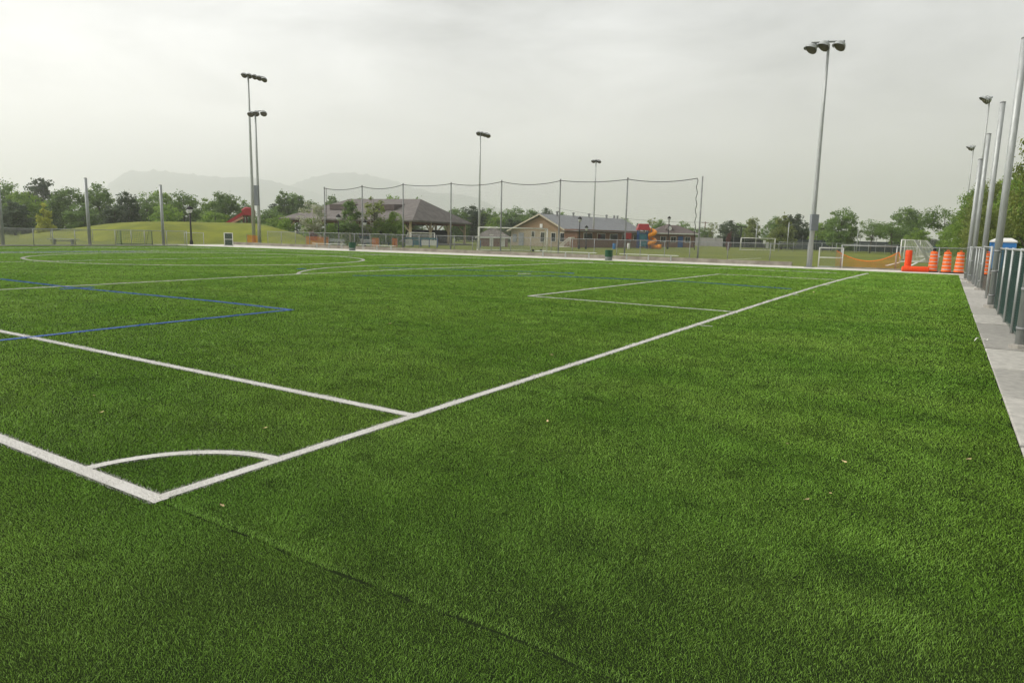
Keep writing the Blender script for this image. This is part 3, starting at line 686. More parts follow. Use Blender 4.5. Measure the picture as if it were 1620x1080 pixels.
e0 = allp[0]; en = MB(); en.tube([(e0.x+0.35+0.02*math.sin(i*1.3), e0.y, e0.z-(e0.z-0.9)*i/20) for i in range(21)], 0.022, 5); en.build('end_rope', ROPE, ng, True)
w = MB(); nx = 420
ax_ = np.array([p.x for p in allp]); ay_ = np.array([p.y for p in allp]); az_ = np.array([p.z for p in allp])
for i in range(nx+1):
    xx = ax_[0]+(ax_[-1]-ax_[0])*i/nx; yy = float(np.interp(xx, ax_, ay_)); zz = float(np.interp(xx, ax_, az_))
    w.tube([(xx, yy, 0.4), (xx, yy, zz)], 0.0016, 3, cap=False)
for j in range(46):
    w.tube([(p.x, p.y+0.006, 0.4+(p.z-0.4)*j/46) for p in allp[::3]], 0.0016, 3, cap=False)
tag(w.build('net', NET, ng), kind='stuff')

# ------------------------------------------------------------------ far walkway furniture
def bench(label, px0, px1, y_off):
    xa, xb = XON(px0, lambda q_: Ywall(q_)-y_off, 0.45), XON(px1, lambda q_: Ywall(q_)-y_off, 0.45)
    o = thing('bench', label, 'bench', (xa, Ywall(xa)-y_off, 0.012), math.atan2(Ywall(xb)-Ywall(xa), xb-xa), 'aluminium benches on the far walkway')
    ln = xb-xa
    MB().box((ln/2, 0, 0.455), (ln, 0.26, 0.045)).build('seat', ALU, o)
    for t in (0.12, 0.5, 0.88):
        MB().tube([(ln*t, -0.09, 0), (ln*t, -0.06, 0.43)], 0.028, 6).build('leg', GALV, o); MB().tube([(ln*t, 0.09, 0), (ln*t, 0.06, 0.43)], 0.028, 6).build('leg', GALV, o)
bench('backless bench on the far walkway left of the left green bin', 495, 547, 1.2)
bench('backless bench just right of the left green bin', 568, 626, 1.2)
bench('backless bench left of the right green bin', 848, 944, 1.2)
bench('backless bench right of the right green bin', 981, 1073, 1.2)
def bin_(label, px, Y, r, h):
    a = AY(px, 405, Y); o = thing('litter_bin', label, 'bin', (a.x, Y, 0.012), 0, 'green barrel bins on the far walkway')
    MB().lathe([(r*0.96, 0.02), (r*0.96, h*0.36)], 18).build('lower_drum', mat('grey_drum', (0.20, 0.22, 0.21), rough=0.6), o, True)
    MB().lathe([(r*0.93, h*0.36), (r*0.93, h*0.97)], 18).build('liner', BINM, o, True)
    sl_ = MB()
    for k in range(22):
        an = 2*math.pi*k/22; sl_.box((r*math.cos(an), r*math.sin(an), h*0.66), (0.025, 0.075, h*0.62), an)
    sl_.build('slats', BINM, o)
    for z_ in (0.03, h*0.36, h*0.98): MB().lathe([(r*1.03, z_-0.02), (r*1.05, z_), (r*1.03, z_+0.02), (r*0.9, z_+0.02), (r*0.9, z_-0.02)], 18, cap=False).build('hoop', BINM, o, True)
bin_('green barrel bin on the far walkway between the left pair of benches', 557.5, 44.6, 0.29, 0.72)
bin_('green barrel bin on the far walkway between the right pair of benches', 963, 47.0, 0.27, 0.74)
def gate(label, p0, p1, h, cat='gate', screen=None):
    o = thing('gate', label, cat, (p0[0], p0[1], 0.02), math.atan2(p1[1]-p0[1], p1[0]-p0[0])); ln = math.hypot(p1[0]-p0[0], p1[1]-p0[1])
    for xx in (0, ln): MB().tube([(xx, 0, 0), (xx, 0, h)], 0.04, 8).build('upright', WHITEM, o, True)
    for zz in (0.06, h*0.5, h-0.03): MB().tube([(0, 0, zz), (ln, 0, zz)], 0.035, 8).build('rail', WHITEM if zz > 0.1 else GALV, o, True)
    w = MB(); wires(w, (0, 0.02), (ln, 0.02), 0.06, h-0.05, 0.07, 0.0026); tag(w.build('chain_link_mesh', WIRE, o), kind='stuff')
    if screen:
        MB().box((ln/2, 0.06, h*0.5), (ln-0.08, 0.02, h-0.15)).build('screen_panel', screen, o)
    return o
gate('open gate of pale pipes beside the right floodlight pole', (-7.1, 49.3), (-5.75, 49.9), 1.32)
a = G(355.5, 389.2); b = G(368.5, 389.4); gate('small white framed gate with dark mesh left of the pair of floodlight poles', (a.x, a.y), (b.x, b.y), 1.28, screen=mat('dark_green_mesh', (0.05, 0.09, 0.055)))

# orange barrels and rolls
def drum(label, px, depthY, light=False, X=None):
    a = AY(px, 420, depthY); o = thing('traffic_barrel', label, 'traffic barrel', (X if X is not None else a.x, depthY, 0.0), 0, 'orange traffic barrels in the far right corner')
    R_ = [0.275, 0.262, 0.25, 0.237, 0.222, 0.205]; zs = [0.10, 0.30, 0.50, 0.70, 0.90, 1.10]; k = 1.12
    MB().lathe([(0.37, 0), (0.37, 0.05), (0.31, 0.09), (0.25, 0.1)], 18).build('rubber_base', RUBBER, o, True)
    MB().lathe([(0.28, 0.06)]+[(r_, z_*k) for r_, z_ in zip(R_, zs)]+[(0.20, 1.17*k), (0.10, 1.19*k)], 20).build('barrel_body', ORANGE, o, True)
    for i in range(5):
        z0 = zs[i]*k+0.10; r0 = R_[i]*0.55+R_[i+1]*0.45+0.008; r1 = R_[i]*0.12+R_[i+1]*0.88+0.008
        MB().lathe([(r0, z0), (r1, z0+0.055)], 20, cap=False).build('reflective_band', REFL, o, True)
    MB().tube([(-0.10, 0, 1.19*k), (-0.09, 0, 1.27*k), (0.09, 0, 1.27*k), (0.10, 0, 1.19*k)], 0.022, 6).build('handle', ORANGE, o, True)
    o.scale = (0.93, 0.93, 0.95); o.rotation_euler = (random.uniform(-0.02, 0.02), random.uniform(-0.02, 0.02), random.uniform(0, 6))
    if light: MB().lathe([(0.05, 1.2*k), (0.11, 1.24*k), (0.11, 1.34*k), (0.04, 1.38*k)], 10).build('warning_light', BLACK, o, True)
drum('orange and white traffic barrel topped by a dark warning light, leftmost of the row', 1475.5, 49.3, True)
drum('middle orange and white traffic barrel of the row by the turf corner', 1497.5, 48.7)
drum('orange and white traffic barrel touching the right hand fence posts', 1517.5, 48.5)
drum('partly hidden traffic barrel behind the fence beside the blue toilet', 1559.5, 47.0)
a = AY(1426, 428, 48.6); b = AY(1469, 430, 48.9)
o = thing('mesh_roll', 'orange safety mesh roll lying on the far walkway', 'roll', (a.x, a.y, 0.17)); d_ = b-a; d_.z = 0
mb = MB(); mb.tube([d_*t for t in (0, 0.01, 0.06, 0.2, 0.35, 0.5, 0.65, 0.8, 0.94, 0.99, 1)], [0.10, 0.15, 0.168, 0.175, 0.168, 0.176, 0.170, 0.176, 0.168, 0.15, 0.10], 16); mb.build('roll_body', ROLLM, o, True)
for t in (0.2, 0.8): MB().tube([d_*t-d_*0.008, d_*t+d_*0.008], 0.181, 16).build('tie_band', ROLLM, o)
v = AY(1435.2, 425, 49.05)
o = thing('mesh_roll', 'orange safety mesh roll standing upright on end', 'roll', (v.x, v.y, 0.012)); zt = ZAT(v.x, v.y, 396)
mb = MB(); mb.tube([(0, 0, 0), (0.005, 0, 0.02), (0, 0, zt*0.3), (0.01, 0, zt*0.6), (0, 0, zt-0.04), (0, 0, zt)], [0.17, 0.185, 0.19, 0.185, 0.19, 0.15], 16); mb.build('roll_body', ROLLM, o, True)
for t in (0.35, 0.75): MB().lathe([(0.196, zt*t-0.02), (0.196, zt*t+0.02)], 16).build('tie_band', ROLLM, o)

# ------------------------------------------------------------------ portable goals
def goal(label, p0, p1, h, depth, top=0.8, net=WNET, r=0.055, frame=WHITEM, side=1, wheels=0, sp=0.2, nr=0.010):
    """p0, p1: feet of the two front posts; the net leans back on the left side of p0->p1 when side = 1"""
    ln = math.hypot(p1[0]-p0[0], p1[1]-p0[1]); o = thing('football_goal', label, 'goal', (p0[0], p0[1], 0), math.atan2(p1[1]-p0[1], p1[0]-p0[0]), 'portable football goals')
    s = side
    for xx in (0, ln): MB().tube([(xx, 0, 0), (xx, 0, h)], r, 8).build('goal_post', frame, o, True)
    MB().tube([(0, 0, h), (ln, 0, h)], r, 8).build('crossbar', frame, o, True)
    for xx in (0, ln):
        MB().tube([(xx, 0, h), (xx, top*s, h), (xx, depth*s, 0.06)], r*0.55, 6).build('back_stay', frame, o, True)
        MB().tube([(xx, 0, 0.06), (xx, depth*s, 0.06)], r*0.8, 6).build('ground_bar', frame, o, True)
    MB().tube([(0, depth*s, 0.06), (ln, depth*s, 0.06)], r*0.8, 6).build('rear_bar', frame, o, True)
    MB().tube([(0, top*s, h), (ln, top*s, h)], r*0.4, 6).build('rear_top_bar', frame, o, True)
    n = MB(); nx = max(4, int(ln/sp)); ny = max(4, int(math.hypot(depth-top, h)/sp)); nt_ = max(2, int(top/sp))
    gridnet(n, (0, 0, h), (ln, 0, h), (ln, top*s, h), (0, top*s, h), nx, nt_, nr)
    gridnet(n, (0, top*s, h), (ln, top*s, h), (ln, depth*s, 0.06), (0, depth*s, 0.06), nx, ny, nr)
    for xx in (0, ln): gridnet(n, (xx, 0, h), (xx, top*s, h), (xx, depth*s, 0.06), (xx, 0, 0.06), max(3, nt_), ny, nr)
    tag(n.build('net', net, o), kind='stuff')
    for k in range(wheels):
        xx = ln*(0.80, 0.92, 0.1)[k]; mtx = Matrix.Translation((xx, 0.25*s, 0.13)) @ Matrix.Rotation(R(90), 4, 'X'); MB().lathe([(0.10, -0.05), (0.14, -0.04), (0.14, 0.04), (0.10, 0.05)], 12, mtx).build('wheel', RUBBER, o, True)
a = G(757.5, 396.6); b = G(865, 398.6); goal('large white goal directly behind the low wall in the middle distance', (a.x, a.y), (b.x, b.y), 2.40, 2.2, 1.2, wheels=2, r=0.06, sp=0.15, nr=0.006)
a = G(650, 389); b = G(687.5, 389); goal('white netted goal in front of the pavilion', (a.x, a.y), (b.x, b.y), 1.72, 1.5, 0.5)
a = D(902, 389, 105); b = D(921, 389, 108); goal('small distant white goal before the grey roofed building', (a.x, a.y), (b.x, b.y), 1.5, 2.2, 0.3, side=1)
a = G(1171.5, 395.5); b = G(1225, 396.8); goal('wide white goal right of centre before the dark windscreen', (a.x, a.y), (b.x, b.y), 2.05, 1.2, 0.4, nr=0.004, sp=0.3)
a = G(1423, 414.5); b = Vector((a.x+0.12, a.y+4.0, 0)); goal('near white goal seen end on behind the upright orange roll', (b.x, b.y), (a.x, a.y), 2.05, 2.3, 0.95, side=1, wheels=3, sp=0.14, nr=0.013)
a = G(1449.5, 406.5); b = Vector((a.x+0.18, a.y+4.5, 0)); goal('farther white goal seen end on left of the traffic barrels', (b.x, b.y), (a.x, a.y), 2.15, 2.5, 0.8, side=1, sp=0.16, nr=0.014)
a = G(192, 387); b = G(241, 387); goal('goal with dark posts and green net behind the left fence', (a.x, a.y), (b.x, b.y), 1.35, 1.0, 0.5, net=GNET, frame=mat('dark_green_paint', (0.03, 0.08, 0.06)), r=0.04)
# ------------------------------------------------------------------ field lines of the grass pitch beyond
for lb, p in (('pale line on the grass beyond the far fence near the wide goal', [(1136, 411), (1204, 408.3)]), ('faint pale dash on the far grass', [(1001, 400.5), (1017, 400.6)]),
              ('yellowish line on the grass by the orange roll', [(1402, 420), (1424, 414.6)]), ('white line on the grass under the near goal seen end on', [(1440, 420), (1466, 408)])):
    mb = strip([P2(*p[0]), P2(*p[1])], 0.22, -0.008); tag(mb.build('field_line', WHITEM), lb, kind='structure')
# ------------------------------------------------------------------ buildings
def lw(o, q): return Vector((q[0]-o[0], q[1]-o[1], q[2]))
# pavilion: open timber shelter with a big hip roof
A_ = D(653, 348, 95); B_ = D(441, 345.5, 103.5); C_ = D(752, 353, 109)
ux = (Vector((B_.x, B_.y, 0))-Vector((A_.x, A_.y, 0))); LN = ux.length; ux.normalize(); uy = Vector((-ux.y, ux.x, 0))
if uy.dot(Vector((C_.x-A_.x, C_.y-A_.y, 0))) < 0: uy = -uy
WD = 19.0; ZE = A_.z; RZ = 6.75
pv = thing('pavilion', 'large open timber pavilion with a brown hipped shingle roof', 'pavilion', (A_.x, A_.y, 0))
def pt(s, t, z): v = ux*s+uy*t; return (v.x, v.y, z)
inx = 8.0
mb = MB(); mb.add([pt(0, 0, ZE), pt(LN, 0, ZE), pt(LN, WD, ZE), pt(0, WD, ZE), pt(inx*0.52, WD/2, RZ), pt(LN-inx*0.75, WD/2, RZ), pt(0, 0, ZE-0.22), pt(LN, 0, ZE-0.22), pt(LN, WD, ZE-0.22), pt(0, WD, ZE-0.22)],
   [(1, 0, 4, 5), (0, 3, 4), (3, 2, 5, 4), (2, 1, 5), (0, 1, 7, 6), (1, 2, 8, 7), (2, 3, 9, 8), (3, 0, 6, 9), (6, 7, 8, 9)])
rf = mb.build('roof', SHING, pv)
for s in (LN*0.30, LN*0.66):           # two low dormers on the long slope
    z0, z1 = ZE+1.45, ZE+2.35; t0 = WD/2*(z0-ZE)/(RZ-ZE)-0.25; t1 = WD/2*(z1-ZE)/(RZ-ZE)+0.35
    mb = MB(); mb.add([pt(s-1.5, t0, z0), pt(s+1.5, t0, z0), pt(s+1.5, t0, z1-0.1), pt(s-1.5, t0, z1-0.1), pt(s+1.7, t1, z1+0.06), pt(s-1.7, t1, z1+0.06), pt(s+1.5, t1, z0), pt(s-1.5, t1, z0)],
        [(1, 0, 3, 2), (2, 3, 5, 4), (1, 2, 4, 6), (0, 7, 5, 3)]); mb.build('dormer', SHING2, rf)
zt = ZE-0.22
posts = [(0.9, 0.9), (LN-0.9, 0.9), (0.9, WD-0.9), (LN-0.9, WD-0.9)]+[(0.9+(LN-1.8)*k/4, 0.9) for k in (1, 2, 3)]+[(0.9, 0.9+(WD-1.8)*k/3) for k in (1, 2)]+[(0.9+(LN-1.8)*k/4, WD-0.9) for k in (1, 2, 3)]
for s, t in posts:
    mb = MB(); mb.bar(pt(s, t, 0), pt(s, t, zt), 0.27); mb.build('post', TIMBER, pv)
    for ds, dt_ in (((1.5, 0), (-1.5, 0)) if t in (0.9, WD-0.9) else ((0, 1.5), (0, -1.5))):
        if 0.4 < s+ds < LN-0.4 and 0.4 < t+dt_ < WD-0.4:
            mb = MB(); mb.bar(pt(s, t, zt-1.45), pt(s+ds, t+dt_, zt-0.05), 0.16); mb.build('brace', TIMBER, pv)
for a, b in (((0.9, 0.9), (LN-0.9, 0.9)), ((0.9, 0.9), (0.9, WD-0.9)), ((LN-0.9, 0.9), (LN-0.9, WD-0.9)), ((0.9, WD-0.9), (LN-0.9, WD-0.9))):
    mb = MB(); mb.bar(pt(*a, zt-0.16), pt(*b, zt-0.16), 0.24, 0.26); mb.build('beam', DWOOD, pv)
mb = MB(); mb.box(pt(LN*0.5, WD*0.5, 0.06), (LN, WD, 0.12), math.atan2(ux.y, ux.x)); mb.build('floor_slab', CONC, pv)
mb = MB(); mb.bar(pt(3, WD-1.3, 1.1), pt(LN-2, WD-1.3, 1.1), 0.2, 2.2); mb.build('back_wall', DARKM, pv)  # near-black colour across the whole rear panel
for s in (0.22, 0.45, 0.7): mb = MB(); mb.bar(pt(LN*s, 1.2, 0.55), pt(LN*s+2.2, 1.2, 0.55), 0.4, 1.1); mb.build('stone_parapet', mat('pale_stone', (0.40, 0.35, 0.27), var=0.15), pv)
# rink boards in front of the pavilion
bo_ = thing('rink_boards', 'white rink boards with blue rail before the pavilion', 'barrier', tuple(D(563, 385, 86)*1)[:2]+(0,))
p0 = D(563, 385, 86); p1 = D(692, 385, 86); dv = Vector((p1.x-p0.x, p1.y-p0.y, 0)); n_p = 10
for k in range(n_p):
    a = dv*(k/n_p); b = dv*((k+0.97)/n_p)
    mb = MB(); mb.bar(a+Vector((0, 0, 0.50)), b+Vector((0, 0, 0.50)), 0.06, 0.66); mb.build('board_panel', WHITEP if k % 3 != 1 else TEAL, bo_)
mb = MB(); mb.bar(Vector((0, 0, 1.02)), dv+Vector((0, 0, 1.02)), 0.12, 0.22); mb.build('blue_rail', TEAL, bo_)
for k in range(n_p+1): mb = MB(); mb.bar(dv*(k/n_p), dv*(k/n_p)+Vector((0, 0, 1.1)), 0.1); mb.build('support', BLUED, bo_)
# orange construction mesh pieces
for lb, px0, px1, dp in (('orange construction mesh beside the birch in front of the pavilion', 484, 520, 76), ('orange construction mesh piece right of the park bench', 588, 600, 76), ('orange construction mesh near the pavilion corner', 620, 629, 77), ('low orange construction mesh below the left floodlight pair', 391, 412, 76)):
    a = D(px0, 386, dp); b = D(px1, 386, dp); o = thing('safety_mesh', lb, 'safety mesh', (a.x, a.y, 0)); d_ = Vector((b.x-a.x, b.y-a.y, 0)); w = MB()
    gridnet(w, (0, 0, 0.12), tuple(d_+Vector((0, 0, 0.12))), tuple(d_+Vector((0, 0, 1.0))), (0, 0, 1.05), max(6, int(d_.length/0.05)), 12, 0.011); tag(w.build('mesh_strands', OMESH, o), kind='stuff')
    for q in (Vector(), d_): MB().tube([q, q+Vector((0, 0, 1.15))], 0.03, 6).build('stake', GALVD, o)

# tan building with gable end and long grey metal roof, lying along the pitch axes
def gable_house(name, label, P0, wx, ly_, ze, zr, wallm, roofm, over=0.5, gablem=None, axis_off=0.5, rz=0.0):
    """front gable at P0 (right front corner), wx wide towards -x, ly_ long towards +y"""
    o = thing(name, label, 'building', (P0[0], P0[1], 0), rz)
    xr = -wx*axis_off
    mb = MB(); mb.add([(0, 0, 0), (-wx, 0, 0), (-wx, ly_, 0), (0, ly_, 0), (0, 0, ze), (-wx, 0, ze), (-wx, ly_, ze), (0, ly_, ze), (xr, 0, zr-0.12), (xr, ly_, zr-0.12)],
        [(0, 4, 8, 5, 1), (2, 6, 9, 7, 3), (1, 5, 6, 2), (3, 7, 4, 0)]); mb.build('wall', wallm, o)
    sl1 = (zr-ze)/(wx-wx*axis_off) if axis_off < 1 else 0; sl0 = (zr-ze)/(wx*axis_off)
    mb = MB(); t_ = 0.16; y0, y1 = -over, ly_+over
    for sgn, xe, zz in ((1, over, ze-over*sl0), (-1, -wx-over, ze-over*sl1)):
        mb.add([(xe, y0, zz), (xe, y1, zz), (xr, y1, zr), (xr, y0, zr), (xe, y0, zz+t_), (xe, y1, zz+t_), (xr, y1, zr+t_), (xr, y0, zr+t_)],
               [(0, 1, 2, 3), (7, 6, 5, 4), (0, 4, 5, 1), (0, 3, 7, 4), (1, 5, 6, 2)])
    rf = mb.build('roof', roofm, o)
    if gablem:
        mb = MB(); mb.add([(0.0, -0.03, ze), (-wx, -0.03, ze), (xr, -0.03, zr-0.15)], [(0, 2, 1)]); mb.build('gable_cladding', gablem, o)
    for sgn, xe, zz in ((1, over, ze-over*sl0), (-1, -wx-over, ze-over*sl1)):
        mb = MB(); mb.bar((xe, y0-0.03, zz+0.04), (xr, y0-0.03, zr+0.06), 0.05, 0.22); mb.build('bargeboard', mat('cream_trim', (0.55, 0.50, 0.38)), o)
    return o, rf
def window(o, c, w_, h_, ax='x', framem=None, paned=GLASS):
    f = MB(); d = 0.05
    dim = (w_+0.12, d, h_+0.12) if ax == 'x' else (d, w_+0.12, h_+0.12)
    fo = MB().box(c, dim).build('window', framem or WHITEM, o)
    c2 = (c[0], c[1]-0.02, c[2]) if ax == 'x' else (c[0]+0.02, c[1], c[2])
    for k in (-1, 1):
        dm = (w_/2-0.03, d, h_) if ax == 'x' else (d, w_/2-0.03, h_)
        cc = (c2[0]+k*w_/4, c2[1], c2[2]) if ax == 'x' else (c2[0], c2[1]+k*w_/4, c2[2])
        MB().box(cc, dm).build('pane', paned, fo)
P0 = D(897, 386, 108); zE = ZAT(P0.x, P0.y, 365.5)
XLg = P0.x-14.2
gh, grf = gable_house('community_building', 'tan building with orange brown gable and long grey metal roof', P0, 11.2, 26, zE, zE+2.5, STUCCO, SEAMR, gablem=SIDING, axis_off=0.46, rz=R(-6))
for xx, zz, ww, hh in ((-0.9, 1.5, 0.75, 1.3), (-2.6, 1.5, 0.75, 1.3), (-4.7, 1.45, 0.8, 1.5), (-6.6, 1.9, 0.6, 0.8)): window(gh, (xx, -0.05, zz), ww, hh)
MB().box((-9.0, -0.06, 1.05), (1.0, 0.06, 2.1)).build('door', BOXG, gh); MB().box((-10.4, -0.06, 1.2), (0.8, 0.06, 1.3)).build('louvre', BOXG, gh)
MB().box((-5.0, -0.08, zE+0.75), (0.5, 0.1, 0.6)).build('gable_vent', WHITEM, gh)
for yy in (2.5, 6, 9.5, 13, 16.5, 20): window(gh, (0.04, yy, 1.6), 1.5, 0.9, 'y')
ridges = MB()
for k in range(42): 
    yy = -0.4+k*0.64; ridges.bar((0.5, yy, zE-0.5*2.5/(11.2*0.46)+0.19), (-11.2*0.46, yy, zE+2.5+0.19), 0.05, 0.05)
ridges.build('standing_seams', SEAMR, grf)
for yy, xx in ((4, -4.8), (9, -4.9), (14, -4.9), (20, -4.9), (24, -4.9)): MB().lathe([(0.16, 0), (0.16, 0.55), (0.26, 0.56), (0.26, 0.7), (0.05, 0.78)], 8, Matrix.Translation((xx, yy, zE+2.45))).build('roof_vent', GALVD, grf)
wm = MB().box((1.3, 12, 1.4), (2.4, 26, 2.8)).build('side_wing', BRICK, gh)
mb = MB(); mb.add([(-0.2, -1.4, zE-0.05), (3.0, -1.4, 2.62), (3.0, 26, 2.62), (-0.2, 26, zE-0.05), (3.0, -1.4, 2.5), (3.0, 26, 2.5), (-0.2, -1.4, 2.5)], [(0, 1, 2, 3), (1, 4, 5, 2), (0, 6, 4, 1)]); mb.build('wing_roof', SEAMR, grf)
for k in range(6): window(gh, (2.55, 2+k*4.0, 1.75), 2.4, 0.9, 'y')
# brick building with broad brown roof
def hip_house(name, label, c, wx, wy, ze, zr, rid, wallm, roofm, rz=0.0, over=0.6):
    o = thing(name, label, 'building', (c[0], c[1], 0), rz)
    MB().box((0, 0, ze/2), (wx, wy, ze)).build('wall', wallm, o)
    a, b = wx/2+over, wy/2+over
    mb = MB(); mb.add([(-a, -b, ze-0.05), (a, -b, ze-0.05), (a, b, ze-0.05), (-a, b, ze-0.05), (-rid/2, 0, zr), (rid/2, 0, zr), (-a, -b, ze-0.25), (a, -b, ze-0.25), (a, b, ze-0.25), (-a, b, ze-0.25)],
        [(0, 1, 5, 4), (1, 2, 5), (2, 3, 4, 5), (3, 0, 4), (6, 7, 1, 0), (7, 8, 2, 1), (8, 9, 3, 2), (9, 6, 0, 3), (9, 8, 7, 6)]); rf = mb.build('roof', roofm, o)
    MB().box((0, -b-0.02, ze-0.16), (2*a, 0.05, 0.2)).build('fascia', WHITEM, o)
    return o, rf
q = D(966, 385, 128); ze = ZAT(q.x, q.y, 364.5); hb, hr = hip_house('brick_building', 'brick building with wide brown roof left of the spiral slide', (q.x-2.2, q.y+3.6), 9.4, 8.5, ze, ze+2.1, 3.5, BRICK, SHING, R(36))
for xx in (-3.4, -1.2, 1.0, 3.2): window(hb, (xx, -4.3, 1.7), 1.4, 0.9)
MB().box((-2.0, -0.5, ze+1.1), (2.6, 2.2, 1.5)).build('roof_monitor', SHING2, hr); MB().lathe([(0.2, 0), (0.2, 0.8), (0.3, 0.85), (0.05, 1)], 8, Matrix.Translation((1, 0, ze+1.9))).build('roof_vent', GALVD, hr)
MB().box((1.2, -3.9, ze+0.6), (1.8, 0.15, 0.35)).build('roof_sign', mat('yellow_board', (0.5, 0.38, 0.1)), hr)
q = D(1068, 385, 135); ze = ZAT(q.x, q.y, 368.5); h2, hr2 = hip_house('brick_house', 'brown roofed brick house right of the spiral slide', (q.x-2.2, q.y+3.4), 8.2, 7.0, ze, ze+1.55, 2.6, BRICK, SHING2, R(32))
for xx in (-2.2, -0.2, 2.6): window(h2, (xx, -3.55, 1.5), 1.0, 1.0)
MB().box((1.2, -3.55, 1.05), (1.0, 0.08, 2.1)).build('door', BLUED, h2)
mb = MB(); mb.add([(-1.9, -2.9, ze+0.3), (0.1, -2.9, ze+0.3), (-0.9, -2.9, ze+1.7), (-1.9, 0, ze+0.3), (0.1, 0, ze+0.3), (-0.9, 0, ze+1.7)], [(0, 1, 2), (1, 4, 5, 2), (3, 0, 2, 5)]); dm = mb.build('dormer', SHING2, hr2)
MB().lathe([(0.42, 0.0), (0.42, 0.06)], 14, Matrix.Translation((-0.9, -2.94, ze+0.85)) @ Matrix.Rotation(R(90), 4, 'X')).build('round_window', WHITEM, h2)
q = D(779, 386, 100); ze = ZAT(q.x, q.y, 374); h3, hr3 = hip_house('brick_hut', 'small red brick hut with pyramid roof behind the large goal', (q.x-1.2, q.y+2.0), 4.3, 4.0, ze, ze+1.3, 0.5, BRICKR, SHING, R(32), 0.4)
for xx in (-0.2, 1.5): MB().box((xx, -2.03, 0.85), (0.55, 0.06, 1.7)).build('door', WHITEM, h3)
for xx in (-0.6, 0.5): MB().lathe([(0.35, 0), (0.30, 0.18), (0.05, 0.3)], 10, Matrix.Translation((xx, -0.3, ze+1.1))).build('roof_dome', WHITEM, hr3, True)
q = D(1590, 405, 75); h4, hr4 = hip_house('shed', 'far brown shed low behind the blue toilet', (q.x+2, q.y+4), 8, 4, 2.2, 3.0, 4, BRICK, SHING2, R(-10))
# tennis court windscreens far right
def wall_screen(label, px0, px1, py0, py1, dp0, dp1, n, m_=DSCREEN):
    a = D(px0, py0, dp0); b = D(px1, py1, dp1); o = thing('windscreen_fence', label, 'fence', (a.x, a.y, 0)); dv = Vector((b.x-a.x, b.y-a.y, 0))
    for k in range(n):
        p, q = dv*(k/n), dv*((k+0.995)/n); mb = MB(); za, zb = a.z+(b.z-a.z)*k/n, a.z+(b.z-a.z)*(k+1)/n
        mb.add([(p.x, p.y, 0.1), (q.x, q.y, 0.1), (q.x, q.y, zb), (p.x, p.y, za), (p.x, p.y+0.04, 0.1), (q.x, q.y+0.04, 0.1), (q.x, q.y+0.04, zb), (p.x, p.y+0.04, za)], [(0, 1, 2, 3), (7, 6, 5, 4), (3, 2, 6, 7)]); mb.build('screen_panel', m_, o)
    for k in range(n+1):
        p = dv*(k/n); z_ = a.z+(b.z-a.z)*k/n; mb = MB(); mb.tube([p-Vector((0, 0.05, 0)), p+Vector((0, -0.05, z_+0.9))], 0.04, 6); mb.build('fence_post', GALVD, o)
wall_screen('long dark windscreen fence of the courts at right', 1212, 1442, 377.5, 384, 150, 118, 10)
wall_screen('dark windscreen panels behind the wide goal', 1144, 1212, 374.5, 377, 150, 152, 4)
wall_screen('pale grey board fence left of the dark windscreens', 1097, 1144, 375.5, 377, 165, 160, 4, mat('grey_boards', (0.26, 0.255, 0.25), var=0.1))
wall_screen('teal mesh fence far behind the end on goals', 1440, 1530, 389, 391, 128, 128, 5, TEAL)
fence('chain link fence before the dark windscreens of the courts', [tuple(D(px, 392, 108))[:2] for px in (1232, 1255, 1278, 1300, 1323, 1352, 1374, 1400, 1425)], 1.5, r=0.03, sp=0.12, wr=0.0018, post_mat=GALV)
CG = 'thin grey poles around the far courts'
for lb, px, pt_, dp in (('thin grey court pole seen through the wide goal', 1198, 354.5, 128), ('thin grey court pole right of the wide goal', 1248.5, 352, 125), ('thin grey court pole right of the floodlight pole', 1320, 354, 122), ('thin grey court pole with a lamp arm left of the open crowned tree', 1358, 364, 118)):
    a = D(px, pt_, dp); post('court_pole', lb, a.x, a.y, a.z, 0.07, CG, foot=False)
for lb, px, py_, dp in (('black twin headed court lamp left of the wide goal', 1173, 359, 150), ('black twin headed court lamp right of the floodlight pole', 1294.5, 361.5, 140), ('black twin headed court lamp before the round tree', 1345, 360.5, 138)):
    a = D(px, py_, dp); o = thing('court_lamp', lb, 'lamp', (a.x, a.y, 0), 0, 'black court lamps at right')
    MB().tube([(0, 0, 0), (0, 0, a.z)], [0.12, 0.09], 8).build('pole', BLACK, o); side = RT.copy(); side.z = 0
    MB().bar(-side*1.0+Vector((0, 0, a.z)), side*1.0+Vector((0, 0, a.z)), 0.1).build('arm', BLACK, o)
    for s in (-1, 1): MB().box(side*s*0.8+Vector((0, 0, a.z-0.05)), (0.7, 0.4, 0.22), -R(YAW)).build('lamp_head', BLACK, o)

# ------------------------------------------------------------------ lamp posts, playground, small things
def lamp(label, px, pytop, pybase, depth=None, s=1.0):
    q = G(px, pybase) if depth is None else D(px, pybase, depth)
    z = ZAT(q.x, q.y, pytop); o = thing('lamp_post', label, 'lamp post', (q.x, q.y, 0), 0, 'black lantern lamp posts in the park')
    MB().lathe([(0.16*s, 0), (0.16*s, 0.3), (0.09*s, 0.5), (0.075*s, z*0.5), (0.06*s, z-0.75)], 10).build('pole', BLACK, o, True)
    MB().lathe([(0.08*s, z-0.75), (0.2*s, z-0.62), (0.26*s, z-0.35)], 10).build('lantern_glass', mat('lantern_glass', (0.55, 0.57, 0.56), rough=0.2), o, True)
    MB().lathe([(0.30*s, z-0.36), (0.26*s, z-0.2), (0.08*s, z-0.05), (0.03*s, z)], 10).build('lantern_cap', BLACK, o, True)
lamp('black lantern lamp post standing on the left mound', 303, 325.5, 386.8, s=1.1)
lamp('black lamp post in front of the pavilion left of the dark green tree', 536, 338.5, 385, 78)
